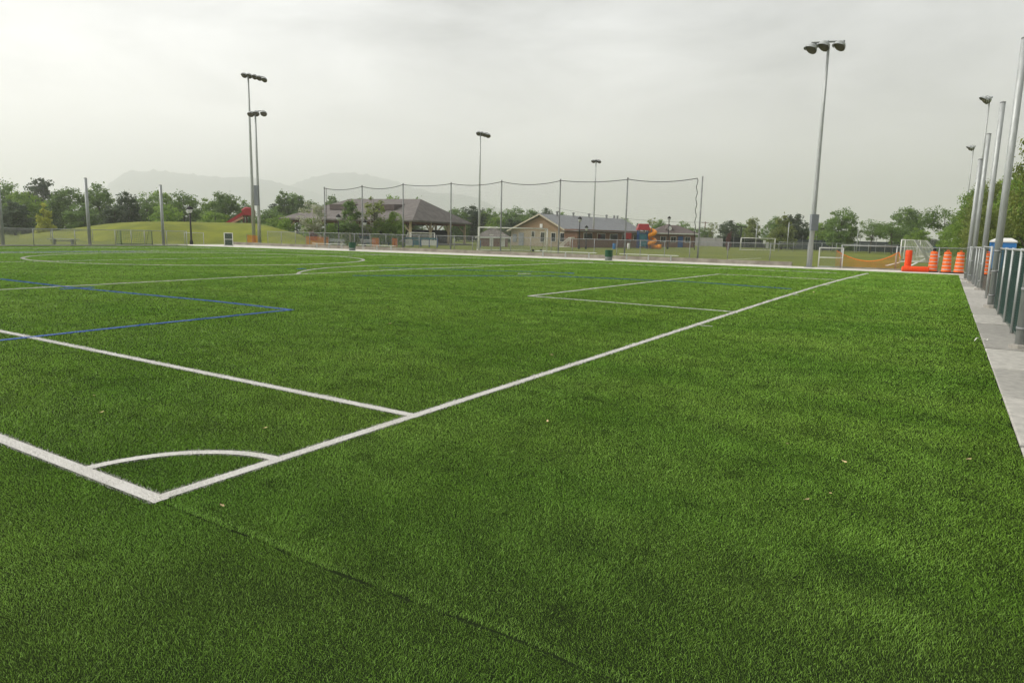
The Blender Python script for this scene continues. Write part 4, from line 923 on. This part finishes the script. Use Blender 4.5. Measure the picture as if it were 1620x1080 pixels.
lamp('black lamp post with white globe right of the dark green tree', 577.5, 347, 386, 78, 0.8)
lamp('tall black lamp post before the grey metal roof', 916, 342.5, 386, 96)
lamp('shorter black lamp post before the grey metal roof', 927, 356.5, 386, 96, 0.9)
lamp('black lamp post before the brown roofed house', 1056.5, 342, 386, 112)
# red slide on the mound
q = D(388, 353, 97); z0 = q.z-0.15; o = thing('slide_tower', 'red slide with timber tower on top of the mound', 'playground slide', (q.x, q.y, z0))
sx = RT.copy(); sx.z = 0; sy = HEAD.copy(); zt = D(385, 333, 97).z-z0
P_ = lambda s, t, z: tuple(sx*s+sy*t+Vector((0, 0, z)))
for s in (-0.2, 0.9):
    for t in (0, 1.1): MB().tube([P_(s, t, -0.3), P_(s, t, zt+0.1)], 0.09, 6).build('tower_post', DWOOD, o)
MB().box(P_(0.35, 0.55, zt-0.75), (1.3, 1.3, 0.12), -R(YAW)).build('deck', DWOOD, o)
for t in (-0.06, 1.16): MB().bar(P_(-0.3, t, zt-0.25), P_(1.0, t, zt-0.25), 0.08, 0.75).build('guard_panel', REDP, o)
for t, mm in ((-0.12, REDP), (0.95, REDP)): MB().bar(P_(-2.7, t, -0.05), P_(-0.15, t, zt-0.35), 0.10, 0.42).build('slide_side', mm, o)
MB().bar(P_(-2.7, 0.4, -0.15), P_(-0.15, 0.4, zt-0.62), 0.95, 0.08).build('slide_bed', PINKR, o)
MB().bar(P_(-2.3, -0.25, -0.15), P_(-0.15, -0.25, zt-0.95), 0.10, 0.25).build('slide_rail', PINKR, o)
MB().tube([P_(-0.5, 0.5, zt-0.1), P_(0.0, 0.5, zt+0.25), P_(0.5, 0.5, zt+0.2), P_(0.9, 0.5, zt-0.1)], 0.28, 10).build('hood', REDP, o, True)
# orange spiral slide playground
dp = 112; q = D(1018, 386, dp); o = thing('play_structure', 'playground tower with red roof and orange spiral tube slide', 'playground', (q.x, q.y, 0)); zt = D(1018, 355, dp).z
for s in (-0.8, 0.6):
    for t in (0, 1.3): MB().tube([P_(s, t, 0), P_(s, t, zt-0.2)], 0.09, 6).build('tower_post', BLUED, o)
for z_ in (1.3, 2.4): MB().box(P_(-0.1, 0.65, z_), (1.5, 1.5, 0.1), -R(YAW)).build('deck', BLUED, o)
for z_, hh, t in ((1.85, 0.9, -0.08), (0.75, 0.9, -0.08), (1.85, 0.9, 1.4)): MB().bar(P_(-0.7, t, z_), P_(0.5, t, z_), 0.06, hh).build('side_panel', TEAL, o)
mb = MB(); mb.add([P_(-1.1, -0.3, zt-0.9), P_(0.95, -0.3, zt-0.9), P_(0.95, 1.6, zt-0.9), P_(-1.1, 1.6, zt-0.9), P_(-0.8, 0.1, zt+0.1), P_(0.7, 0.1, zt+0.1), P_(0.7, 1.2, zt+0.1), P_(-0.8, 1.2, zt+0.1)], [(0, 1, 5, 4), (1, 2, 6, 5), (2, 3, 7, 6), (3, 0, 4, 7), (4, 5, 6, 7), (3, 2, 1, 0)]); mb.build('red_roof', REDP, o)
MB().box(P_(-2.5, 0.2, 1.95), (0.95, 0.6, 1.0), -R(YAW)).build('red_panel', REDP, o)
for s in (-2.85, -2.15): MB().tube([P_(s, 0.2, 0), P_(s, 0.2, 1.5)], 0.06, 6).build('panel_leg', GALVD, o)
hp = [(0.6, 0.5, zt-0.65)]
for i in range(45):
    a = 2.3-i*0.30; hp.append((1.3+0.62*math.cos(a), 0.6+0.62*math.sin(a), zt-0.7-(zt-0.75)*0.92*i/44))
hp.append((2.4, -0.3, 0.28))
MB().tube([P_(*p) for p in hp], 0.33, 10).build('spiral_slide', ORSL, o, True)
MB().tube([P_(1.3, 0.6, 0), P_(1.3, 0.6, zt-0.5)], 0.08, 6).build('slide_mast', GALVD, o)
MB().box(P_(2.5, -0.4, 0.35), (0.5, 0.9, 0.7), -R(YAW)).build('slide_exit', ORSL, o, True)
# bins, barrels, signs
def barrel(label, px, py, dp, r, h, m_, cat='barrel'):
    q = D(px, py, dp); o = thing('barrel', label, cat, (q.x, q.y, 0))
    MB().lathe([(r*0.94, 0), (r, 0.05), (r, h*0.32), (r*1.04, h*0.34), (r, h*0.36), (r, h*0.65), (r*1.04, h*0.67), (r, h*0.69), (r, h-0.05), (r*0.94, h)], 14).build('barrel_body', m_, o, True)
    MB().lathe([(r*1.03, h), (r*1.03, h+0.04), (r*0.9, h+0.06)], 14).build('lid', m_, o, True)
barrel('blue barrel behind the left post of the large goal', 758, 388, 92, 0.22, 0.85, BLUE)
barrel('blue barrel on the grass right of the small distant goal', 971.5, 390, 100, 0.22, 0.75, BLUE)
barrel('white bin on the grass left of the playground', 994.5, 386, 104, 0.2, 0.8, WHITEP, 'bin')
def sign(label, px, py0, py1, dp, w_, m_):
    a = D(px, py0, dp); b = D(px, py1, dp); o = thing('sign_board', label, 'sign', (a.x, a.y, 0)); h = a.z-b.z
    MB().box((0, 0, (a.z+b.z)/2), (w_, 0.04, h), -R(YAW)).build('board', m_, o); MB().tube([HEAD*0.06, HEAD*0.06+Vector((0, 0, a.z))], 0.035, 6).build('sign_post', GALVD, o)
sign('small blank white sign seen inside the wide goal', 1209.5, 380, 386, 118, 0.42, WHITEP)
sign('small white board below the blank sign in the wide goal', 1214.5, 383, 393, 117, 0.42, mat('grey_white_board', (0.5, 0.5, 0.48)))
# picnic bench behind left fence
q = G(100.5, 386.3); o = thing('park_bench', 'grey backless bench on the grass behind the left fence', 'bench', (q.x, q.y, 0), -R(YAW)+R(8))
MB().box((0, 0, 0.46), (2.5, 0.42, 0.07)).build('seat', GALV, o); MB().box((0, 0.0, 0.30), (1.8, 0.06, 0.08)).build('stretcher', GALVD, o)
for xx in (-0.75, 0.75): MB().box((xx, 0, 0.21), (0.14, 0.36, 0.42)).build('leg', GALVD, o)
for lb, px, dp in (('park bench with backrest before the rink boards', 533, 76), ('grey park bench right of the white globed lamp post', 582, 77)):
    q = D(px, 387, dp); o = thing('park_bench', lb, 'bench', (q.x, q.y, 0), -R(YAW)+R(10))
    for k in range(3): MB().box((0, -0.15+0.15*k, 0.45), (1.6, 0.12, 0.04)).build('seat_slat', GALV, o)
    for k in range(2): MB().box((0, 0.26, 0.62+0.16*k), (1.6, 0.04, 0.12)).build('back_slat', GALV, o)
    for xx in (-0.65, 0.65): MB().box((xx, 0.02, 0.21), (0.08, 0.4, 0.42)).build('leg', GALVD, o)
# portable toilet
q = G(1580, 428); zt = ZAT(q.x, q.y, 383.5); o = thing('portable_toilet', 'blue portable toilet with white roof behind the right fence', 'portable toilet', (q.x+0.1, q.y+0.3, 0), -R(6)); hw = 0.72
MB().box((0, 0, 0.06), (1.5, 1.5, 0.12)).build('skid', BLACK, o); MB().box((0, 0, 0.12+(zt-0.12)/2), (2*hw, 2*hw, zt-0.12)).build('cabin', BLUE, o)
d_ = MB().box((-0.04, -hw-0.02, 0.12+(zt-0.3)/2), (0.98, 0.04, zt-0.45)).build('door', BLUE, o); MB().box((0.34, -hw-0.05, 1.1), (0.06, 0.05, 0.18)).build('handle', BLACK, d_)
for s in (-1, 1): MB().box((s*(hw-0.02), -hw-0.02, zt/2+0.06), (0.1, 0.06, zt-0.15)).build('corner_post', BLUE, o)
for k in range(3): MB().box((-hw-0.015, 0, zt-0.25-0.09*k), (0.03, 0.8, 0.05)).build('vent_slat', BLUED, o)
a = hw+0.05; rt_ = MB(); rt_.add([(-a, -a, zt), (a, -a, zt), (a, a, zt), (-a, a, zt), (-a, -a, zt+0.10), (a, -a, zt+0.10), (a, a, zt+0.10), (-a, a, zt+0.10), (-a*0.55, -a*0.6, zt+0.30), (a*0.55, -a*0.6, zt+0.30), (a*0.55, a*0.6, zt+0.30), (-a*0.55, a*0.6, zt+0.30)], [(0, 1, 5, 4), (1, 2, 6, 5), (2, 3, 7, 6), (3, 0, 4, 7), (4, 5, 9, 8), (5, 6, 10, 9), (6, 7, 11, 10), (7, 4, 8, 11), (8, 9, 10, 11)]); rf_ = rt_.build('roof', WHITEP, o)
MB().tube([(-0.45, 0.4, zt), (-0.45, 0.4, zt+0.45)], 0.05, 8).build('vent_pipe', WHITEP, rf_)
# utility wires
a = D(1116, 351, 190); o = thing('utility_pole', 'thin distant utility pole above the grey board fence', 'utility pole', (a.x, a.y, 0)); MB().tube([(0, 0, 0), (0, 0, a.z)], 0.13, 6).build('pole', DWOOD, o); MB().bar((-0.9, -0.5, a.z-0.25), (0.9, 0.5, a.z-0.25), 0.12).build('cross_arm', DWOOD, o)
for p0_, p1_ in (((1116, 351.6), (1230, 354)), ((1116, 351.6), (880, 329))):
    b = D(p1_[0], p1_[1], 190); w = MB(); b = b-Vector((a.x, a.y, 0)); a0 = Vector((0, 0, a.z-0.1)); w.tube([a0.lerp(b, t)-Vector((0, 0, 1.1*4*t*(1-t))) for t in [i/12 for i in range(13)]], 0.025, 4); w.build('wire', BLACK, o)
# stones by the fence opening
for k in range(9):
    px, py = random.uniform(1552, 1563), random.uniform(470, 486); q = G(px, py); r_ = random.uniform(0.05, 0.12); mb = MB()
    mb.lathe([(0.02, -0.5*r_), (r_*0.9, -0.2*r_), (r_, 0.1*r_), (r_*0.6, 0.5*r_), (0.02, 0.62*r_)], 7); mb.v = [(x*random.uniform(0.75, 1.2), y_*random.uniform(0.7, 1.2), z*random.uniform(0.8, 1.1)) for x, y_, z in mb.v]
    so = mb.build('stone', STONE); so.location = (1.45+random.random()*0.5, q.y, 0.03); tag(so, 'small rough grey stone on the soil by the fence opening', 'stone', 'stones by the fence opening')
# white tape on the walkway
q = G(1541, 542); e_ = G(1562, 540); tb_ = MB(); n_ = 14; V = []
for i in range(n_+1):
    t = i/n_; p = q.lerp(e_, t); w_ = (0.05 if t < 0.2 else 0.022 if t < 0.75 else 0.05)
    zz = 0.035+0.03*abs(math.sin(t*7)); yo = 0.12*math.sin(t*5)
    V += [(p.x, p.y+yo-w_, zz), (p.x, p.y+yo+w_, zz+0.015*math.sin(t*9))]
tb_.add(V, [(2*i, 2*i+2, 2*i+3, 2*i+1) for i in range(n_)]); tag(tb_.build('tape', TAPEM), 'crumpled strip of white tape lying on the walkway edge', 'tape')
# fallen leaves on the turf
LEAFLB = ['dry leaf on the turf closest to the right walkway', 'pale dry leaf on the near right turf, right one of a close pair', 'brownish dry leaf on the near right turf, left one of a close pair', 'dry leaf just right of the white corner', 'dry leaf above the corner arc left of the goal line', 'tiny dry leaf in the middle of the left half below a similar one', 'tiny dry leaf in the middle of the left half above a similar one', 'dry leaf just left of the long white goal line', 'dry leaf at far left between the two near white lines, lower one', 'dry leaf at far left between the two near white lines, upper one', 'dry leaf on the right turf above the close pair', 'tiny pale leaf inside the goal area box', 'tiny pale leaf right of the goal line far end, right one', 'tiny pale leaf right of the goal line far end, left one', 'dry leaf on the turf below the middle of the goal line', 'tiny dry leaf right of the sharp blue corner', 'tiny dry leaf on the goal area near side line', 'dry leaf on the right turf between the pair and the goal line']
lf = MB(); lf.add([(-0.03, 0, 0), (-0.012, -0.016, 0.008), (0.012, -0.018, 0.004), (0.034, 0.0, 0.012), (0.012, 0.017, 0.006), (-0.012, 0.015, 0.0), (0, 0, -0.004)], [(6, 0, 1), (6, 1, 2), (6, 2, 3), (6, 3, 4), (6, 4, 5), (6, 5, 0)]); lme = lf.mesh('fallen_leaf', DLEAF)
for i, (px, py) in enumerate([(1531, 733), (1313, 788), (1275, 798), (352, 808), (419, 683), (616, 515), (614, 489), (872, 565), (160, 658), (150, 631), (1335, 737), (989, 460), (1340, 472), (1287, 464), (866, 672), (600, 478), (1096, 476), (1245, 708)]):
    q = G(px, py); o = put('fallen_leaf', lme, None, (q.x, q.y, 0.036), random.uniform(0, 6.3)); sc = 0.42+min(1.3, q.length/16); o.scale = (sc, sc*random.uniform(0.6, 1), sc)
    tag(o, LEAFLB[i], 'leaf', 'dry leaves scattered on the turf')

# ------------------------------------------------------------------ trees
def tree_meshes(seed, h, cw, base, nclump, nleaf, leaf, shape='round', gap=0.0, trunk_r=0.16, lm=LEAF[0], bm=BARK, name='crown'):
    """returns (trunk mesh, crown mesh): height h, crown width cw, crown starts at height base"""
    rg = np.random.default_rng(seed); ch = h-base
    t = MB(); lean = rg.normal(0, 0.02, 2)*h
    t.tube([(0, 0, -0.2), (lean[0]*0.3, lean[1]*0.3, h*0.25), (lean[0]*0.7, lean[1]*0.7, h*0.55), (lean[0], lean[1], h*0.88)], [trunk_r*1.25, trunk_r*0.9, trunk_r*0.55, trunk_r*0.12], 7)
    C = []
    while len(C) < nclump:
        p = rg.uniform(-1, 1, 3); z = (p[2]+1)/2
        if shape == 'round': rad = math.sqrt(max(0, 1-(z-0.32)**2/0.5)) if z > 0.32 else 0.86+0.14*math.sin(z/0.32*math.pi/2)
        elif shape == 'cone': rad = (1-z)**0.75*1.02+0.04
        elif shape == 'vase': rad = 0.35+0.75*math.sin(min(1.0, z*1.05)*math.pi*0.62)*(1 if z < 0.72 else math.sqrt(max(0, 1-((z-0.72)/0.3)**2)))
        else: rad = 0.5+0.5*math.sin(z*math.pi)
        d = math.hypot(p[0], p[1])
        if d > rad or d < rad*0.18*rg.random(): continue
        C.append((p[0]*cw/2*0.86, p[1]*cw/2*0.86, base+ch*(0.05+0.88*z)))
    C = np.array(C)
    for c in C[::max(1, nclump//16)]:
        zb = min(c[2]*0.75, h*0.7); zb = max(zb, base*0.8); f = zb/h
        a = Vector((lean[0]*f, lean[1]*f, zb)); b = Vector(c); mid = a.lerp(b, 0.55)+Vector((0, 0, -0.05*h))
        t.tube([a, mid, b], [trunk_r*0.38, trunk_r*0.22, trunk_r*0.06], 5, cap=False)
    per = nleaf//nclump; n = per*nclump
    cr = cw*0.5*(0.27 if nclump > 80 else 0.31 if nclump > 40 else 0.36)*(1-gap*0.4)
    base_c = np.repeat(C, per, 0); rs = np.repeat(rg.uniform(0.55, 1.25, nclump), per)
    dirs = rg.normal(size=(n, 3)); dirs /= np.linalg.norm(dirs, axis=1)[:, None]
    rad = cr*rs*rg.random(n)**0.45
    pos = base_c+dirs*rad[:, None]*np.array([1, 1, 0.72])
    # long loose shoots for an uneven outline
    k = rg.random(n) < 0.06; pos[k] += dirs[k]*cr*0.5*rg.random((k.sum(), 1))+np.array([0, 0, 0.25*cr])
    pos[:, 2] = np.maximum(pos[:, 2], base*0.85)
    nn = dirs*0.8+rg.normal(size=(n, 3))*0.6+np.array([0, 0, 0.45]); nn /= np.linalg.norm(nn, axis=1)[:, None]
    u = np.cross(nn, rg.normal(size=(n, 3))); u /= np.linalg.norm(u, axis=1)[:, None]; v = np.cross(nn, u)
    L_ = leaf*rg.uniform(0.6, 1.5, (n, 1)); Wd = L_*rg.uniform(0.42, 0.75, (n, 1))
    V = np.empty((n, 4, 3), np.float32); V[:, 0] = pos-u*L_; V[:, 1] = pos-v*Wd*0.9+nn*L_*0.12; V[:, 2] = pos+u*L_; V[:, 3] = pos+v*Wd+nn*L_*0.12
    me = bpy.data.meshes.new(name); me.vertices.add(n*4); me.vertices.foreach_set('co', V.reshape(-1)); me.loops.add(n*4); me.loops.foreach_set('vertex_index', np.arange(n*4, dtype=np.int32))
    me.polygons.add(n); me.polygons.foreach_set('loop_start', np.arange(n, dtype=np.int32)*4); me.polygons.foreach_set('loop_total', np.full(n, 4, np.int32)); me.update(calc_edges=True)
    me.materials.append(lm)
    return t.mesh('trunk', bm, True), me
KINDS = {  # nominal 10 m tall prototypes, several individuals of each
 'maple': [tree_meshes(100+i, 10, 8.0, 0.25, 120, 8400, 0.19, 'round', lm=LEAF[0]) for i in range(4)],
 'bright': [tree_meshes(120+i, 10, 8.2, 0.2, 110, 8400, 0.19, 'round', lm=LEAF[1]) for i in range(3)],
 'dark': [tree_meshes(140+i, 10, 7.0, 0.2, 120, 8400, 0.19, 'round', lm=LEAF[2]) for i in range(2)],
 'open': [tree_meshes(160+i, 10, 10.0, 2.6, 46, 3600, 0.18, 'vase', gap=0.4, lm=LEAF[0]) for i in range(2)],
 'poplar': [tree_meshes(180+i, 10, 5.2, 0.3, 90, 7000, 0.18, 'oval', lm=LEAF[0]) for i in range(2)],
 'yellow': [tree_meshes(200, 10, 6.4, 0.4, 90, 6000, 0.24, 'cone', lm=LEAF[3])],
 'olive': [tree_meshes(210+i, 10, 6.6, 0.5, 100, 7500, 0.19, 'cone', lm=LEAF[6]) for i in range(2)],
 'sparse': [tree_meshes(220+i, 10, 5.0, 2.6, 30, 900, 0.17, 'oval', gap=0.6, trunk_r=0.10, lm=LEAF[6]) for i in range(2)],
 'birch': [tree_meshes(230, 10, 5.2, 2.4, 34, 1900, 0.19, 'oval', gap=0.4, trunk_r=0.14, lm=LEAF[4], bm=BIRCH)],
 'young': [tree_meshes(240+i, 10, 5.2, 2.2, 40, 2600, 0.19, 'cone', gap=0.2, trunk_r=0.14, lm=LEAF[0], bm=BIRCH) for i in range(2)],
 'shrub': [tree_meshes(250+i, 10, 12.0, 0.2, 60, 4200, 0.30, 'round', trunk_r=0.25, lm=LEAF[1]) for i in range(2)],
 'redshrub': [tree_meshes(260, 10, 11.0, 0.3, 40, 2600, 0.36, 'round', trunk_r=0.25, lm=LEAF[5])]}
used = {}
def tree(kind, label, px, ptop, depth, wpx, group=None, name='tree', cat='tree'):
    a = D(px, ptop, depth); h = a.z*1.05; k = used.get(kind, 0); used[kind] = k+1
    tm, cm = KINDS[kind][k % len(KINDS[kind])]
    o = thing(name, label, cat, (a.x, a.y, -0.02), random.uniform(0, 6.28), group)
    s = h/10*0.985; nomw = {'maple': 8.0, 'bright': 8.2, 'dark': 7, 'open': 10, 'poplar': 5.2, 'yellow': 6.4, 'olive': 6.6, 'sparse': 5, 'birch': 5.2, 'young': 5.2, 'shrub': 12, 'redshrub': 11}[kind]
    sw_ = (wpx*depth/FPX)/nomw; o.scale = (sw_, sw_, s)
    put('trunk', tm, o); put('crown', cm, o); return o
G1 = 'trees behind the left fence and mound'; G2 = 'trees behind the tan building'; G3 = 'trees around the courts at right'; G4 = 'trees behind the pavilion'; G5 = 'big trees behind the right fence'
for kd, lb, px, pt_, dp, wp in [
 ('maple', 'green tree at the very left frame edge', 4, 286, 118, 70), ('dark', 'dark loose topped tree rising above its neighbours at far left', 64, 281, 142, 62),
 ('bright', 'rounded light green tree left of the yellow green conifer shaped tree', 36, 302, 112, 72), ('maple', 'feathery green tree right of the yellow green tree', 107, 295, 118, 70),
 ('maple', 'broad green tree just right of the second steel post', 157, 291, 120, 66), ('dark', 'dark blackish green tree left of centre of the mound', 200, 302, 114, 46),
 ('maple', 'green tree just left of the third steel post', 229, 300, 122, 52), ('bright', 'pointed green tree behind the third steel post', 254, 297, 126, 44),
 ('maple', 'green tree behind the black lamp post on the mound', 290, 303, 120, 60), ('bright', 'lower green tree between lamp post and red slide', 328, 313, 128, 56),
 ('maple', 'pyramid topped tree behind the red slide', 353, 302, 118, 66), ('maple', 'green tree right behind the red slide tower', 384, 317, 124, 44),
 ('dark', 'dark low tree left of the paired floodlight poles', 20, 318, 106, 60), ('maple', 'low green tree behind the second steel post', 132, 318, 112, 60), ('dark', 'dark low tree behind the mound left slope', 178, 325, 110, 50),
 ('bright', 'low green tree behind the mound beside the slide', 262, 322, 108, 56), ('bright', 'low bright tree behind the mound below the pyramid topped tree', 340, 332, 106, 60),
 ('maple', 'low green trees edge right of the paired poles', 425, 329, 132, 52), ('bright', 'bright low tree between paired poles and pavilion', 440, 340, 112, 48)]: tree(kd, lb, px, pt_, dp, wp, G1)
tree('yellow', 'small yellow green cone shaped tree behind the left fence', 68, 321, 94, 34, G1)
for kd, lb, px, pt_, dp, wp in [('poplar', 'tall poplar left of the pavilion, left one of two', 450, 302.5, 150, 34), ('poplar', 'tall poplar left of the pavilion, right one of two', 468, 304, 150, 34), ('dark', 'dark tree below the pair of poplars', 438, 322, 155, 50),
 ('maple', 'tree top showing at the pavilion roof left end', 492, 316, 150, 44), ('maple', 'tree top showing above the pavilion ridge left part', 528, 310.5, 150, 56), ('maple', 'tree top showing above the pavilion ridge middle', 575, 310, 150, 56), ('bright', 'tree top showing above the pavilion ridge right part', 622, 309, 150, 54), ('maple', 'tree top just left of the pavilion ridge end', 655, 313, 155, 44)]: tree(kd, lb, px, pt_, dp, wp, G4)
for kd, lb, px, pt_, dp, wp in [('maple', 'tree peeking over the pavilion roof right slope', 722, 328, 150, 50), ('dark', 'dark round tree right of the pavilion', 748, 324.5, 155, 56), ('maple', 'tree behind the large goal left part', 776, 330, 165, 44), ('maple', 'tree behind the large goal centre', 800, 328, 160, 44), ('bright', 'lighter tree behind the red brick hut', 787, 340, 150, 44),
 ('maple', 'pointed tree left of the tan gable', 819, 327, 165, 40), ('maple', 'tree just behind the tan gable left slope', 842, 330, 160, 40), ('dark', 'darker low tree left of the tan gable', 812, 346, 140, 60), ('dark', 'tree with tall top right of the tan gable peak', 866, 328, 175, 32), ('maple', 'rounded tree behind the grey metal roof', 888, 336, 175, 34), ('bright', 'small tree top above the grey metal roof', 905, 345, 180, 26), ('maple', 'green tree filling the gap right of the pavilion roof', 735, 334, 160, 44), ('bright', 'green tree left of the middle floodlight pole', 763, 332, 158, 40), ('maple', 'low green tree behind the hut roof right side', 832, 341, 150, 44)]: tree(kd, lb, px, pt_, dp, wp, G2)
for kd, lb, px, pt_, dp, wp in [('maple', 'rounded tree left of the spiral slide above the brick building', 985, 344, 165, 40), ('dark', 'small dark tree just left of the play tower', 1011, 353, 150, 22), ('maple', 'tree behind the spiral slide and house roof', 1046, 347.5, 175, 36), ('sparse', 'thin bare looking tree above the spiral slide', 1033, 340, 180, 20), ('maple', 'rounded tree right behind the brown roofed house', 1082, 348, 175, 40)]: tree(kd, lb, px, pt_, dp, wp, 'trees behind the playground')
for kd, lb, px, pt_, dp, wp in [('maple', 'low hazy tree right of the last netting post', 1114, 359, 190, 34), ('sparse', 'wispy light tree above the grey board fence', 1128, 350, 180, 22), ('dark', 'dark round tree left of the twin headed court lamp', 1153, 348, 170, 40), ('maple', 'green tree behind the wide goal left part', 1172, 352, 172, 40), ('olive', 'tall brownish topped tree behind the wide goal', 1192, 338, 160, 36),
 ('dark', 'dark green half of the large tree pair right of the wide goal', 1258, 338, 146, 54), ('maple', 'left darker half of the large tree pair', 1227, 343, 146, 44), ('olive', 'golden green front tree of the large tree pair', 1241, 331, 138, 46), ('maple', 'low hazy tree left of the big floodlight pole', 1284, 355, 170, 46),
 ('maple', 'large rounded tree right of the big floodlight pole', 1333, 329, 122, 58), ('bright', 'lower tree behind the control box of the floodlight pole', 1305, 350, 140, 44), ('open', 'open crowned tree with visible trunk right of the court lamps', 1381, 349, 118, 56),
 ('maple', 'pointed tree above the end on goals', 1438, 326, 126, 60), ('open', 'spreading low tree left of the end on goals', 1415, 352, 112, 56), ('bright', 'low bright tree behind the end on goals', 1452, 360, 108, 44), ('open', 'tree with two visible trunks left of the right posts', 1498, 328, 112, 68), ('bright', 'low bright tree behind the traffic barrels', 1507, 355, 106, 46), ('dark', 'hazy far shrub between the goals and barrels', 1474, 377, 210, 50)]: tree(kd, lb, px, pt_, dp, wp, G3)
# birches and shrubs in front of the pavilion
for kd, lb, px, pt_, dp, wp, nm, ct in [('birch', 'birch with pale pinkish leaves before the pavilion left half', 494, 317, 84, 44, 'birch_tree', 'tree'), ('young', 'dark green young tree with white trunk before the pavilion', 553, 308, 84, 52, 'birch_tree', 'tree'), ('sparse', 'thin wispy tree before the pavilion right half', 592, 304, 84, 44, 'tree', 'tree'), ('birch', 'pale leaved small tree beside the thin wispy tree', 586, 325, 85, 34, 'birch_tree', 'tree'), ('bright', 'bushy bright tree before the pavilion right half', 624, 332, 85, 36, 'tree', 'tree'), ('bright', 'low bright bush beside the thin wispy tree', 601, 344, 84, 30, 'tree', 'tree'),
 ('shrub', 'round green shrub at the pavilion left corner', 451, 343, 92, 32, 'shrub', 'shrub'), ('shrub', 'green shrub under the pale birch', 490, 344, 85, 30, 'shrub', 'shrub'), ('redshrub', 'dark red shrub under the pale birch', 494, 364.5, 82, 16, 'shrub', 'shrub'), ('shrub', 'green shrub under the dark green young tree', 555, 349, 85, 34, 'shrub', 'shrub'), ('shrub', 'green shrub in the pavilion bay left of the lamp post', 523, 352, 86, 26, 'shrub', 'shrub'), ('redshrub', 'small flowering shrub with red tips before the dark windscreen', 1154, 366, 112, 9, 'shrub', 'shrub')]: tree(kd, lb, px, pt_, dp, wp, 'trees and shrubs before the pavilion' if px < 700 else None, nm, ct)
# big trees on the right, finer leaves
KINDS['big'] = [tree_meshes(300+i, 10, 9.0, 0.3, 190, 24000, 0.13, 'round', lm=LEAF[6 if i else 1], trunk_r=0.2) for i in range(2)]
def bigtree(label, px, ptop, depth, wpx, var):
    a = D(px, ptop, depth); tm, cm = KINDS['big'][var]; o = thing('tree', label, 'tree', (a.x, a.y, -0.02), random.uniform(0, 6), G5); sw_ = wpx*depth/FPX/9.0; o.scale = (sw_, sw_, a.z/10*0.985); put('trunk', tm, o); put('crown', cm, o)
bigtree('big bright green tree behind the last posts of the right row', 1553, 288, 72, 74, 0); bigtree('big bright green tree behind the blue toilet', 1588, 272, 64, 100, 1); bigtree('big dense green tree at the right frame edge', 1630, 258, 60, 104, 0); bigtree('lower green tree behind the right fence posts', 1570, 318, 58, 70, 1)
# maple whose branch tips reach into the frame at the upper right
a = D(1657, 150, 27); tm, cm = tree_meshes(333, 10, 7.2, 2.2, 80, 5200, 0.11, 'round', gap=0.45, lm=LEAF[6], trunk_r=0.22)
o = thing('tree', 'near tree whose leafy branch tips enter at the upper right edge', 'tree', (a.x+0.4, a.y, -0.02), 1.0); o.scale = (0.40, 0.40, a.z/10); put('trunk', tm, o); put('crown', cm, o)
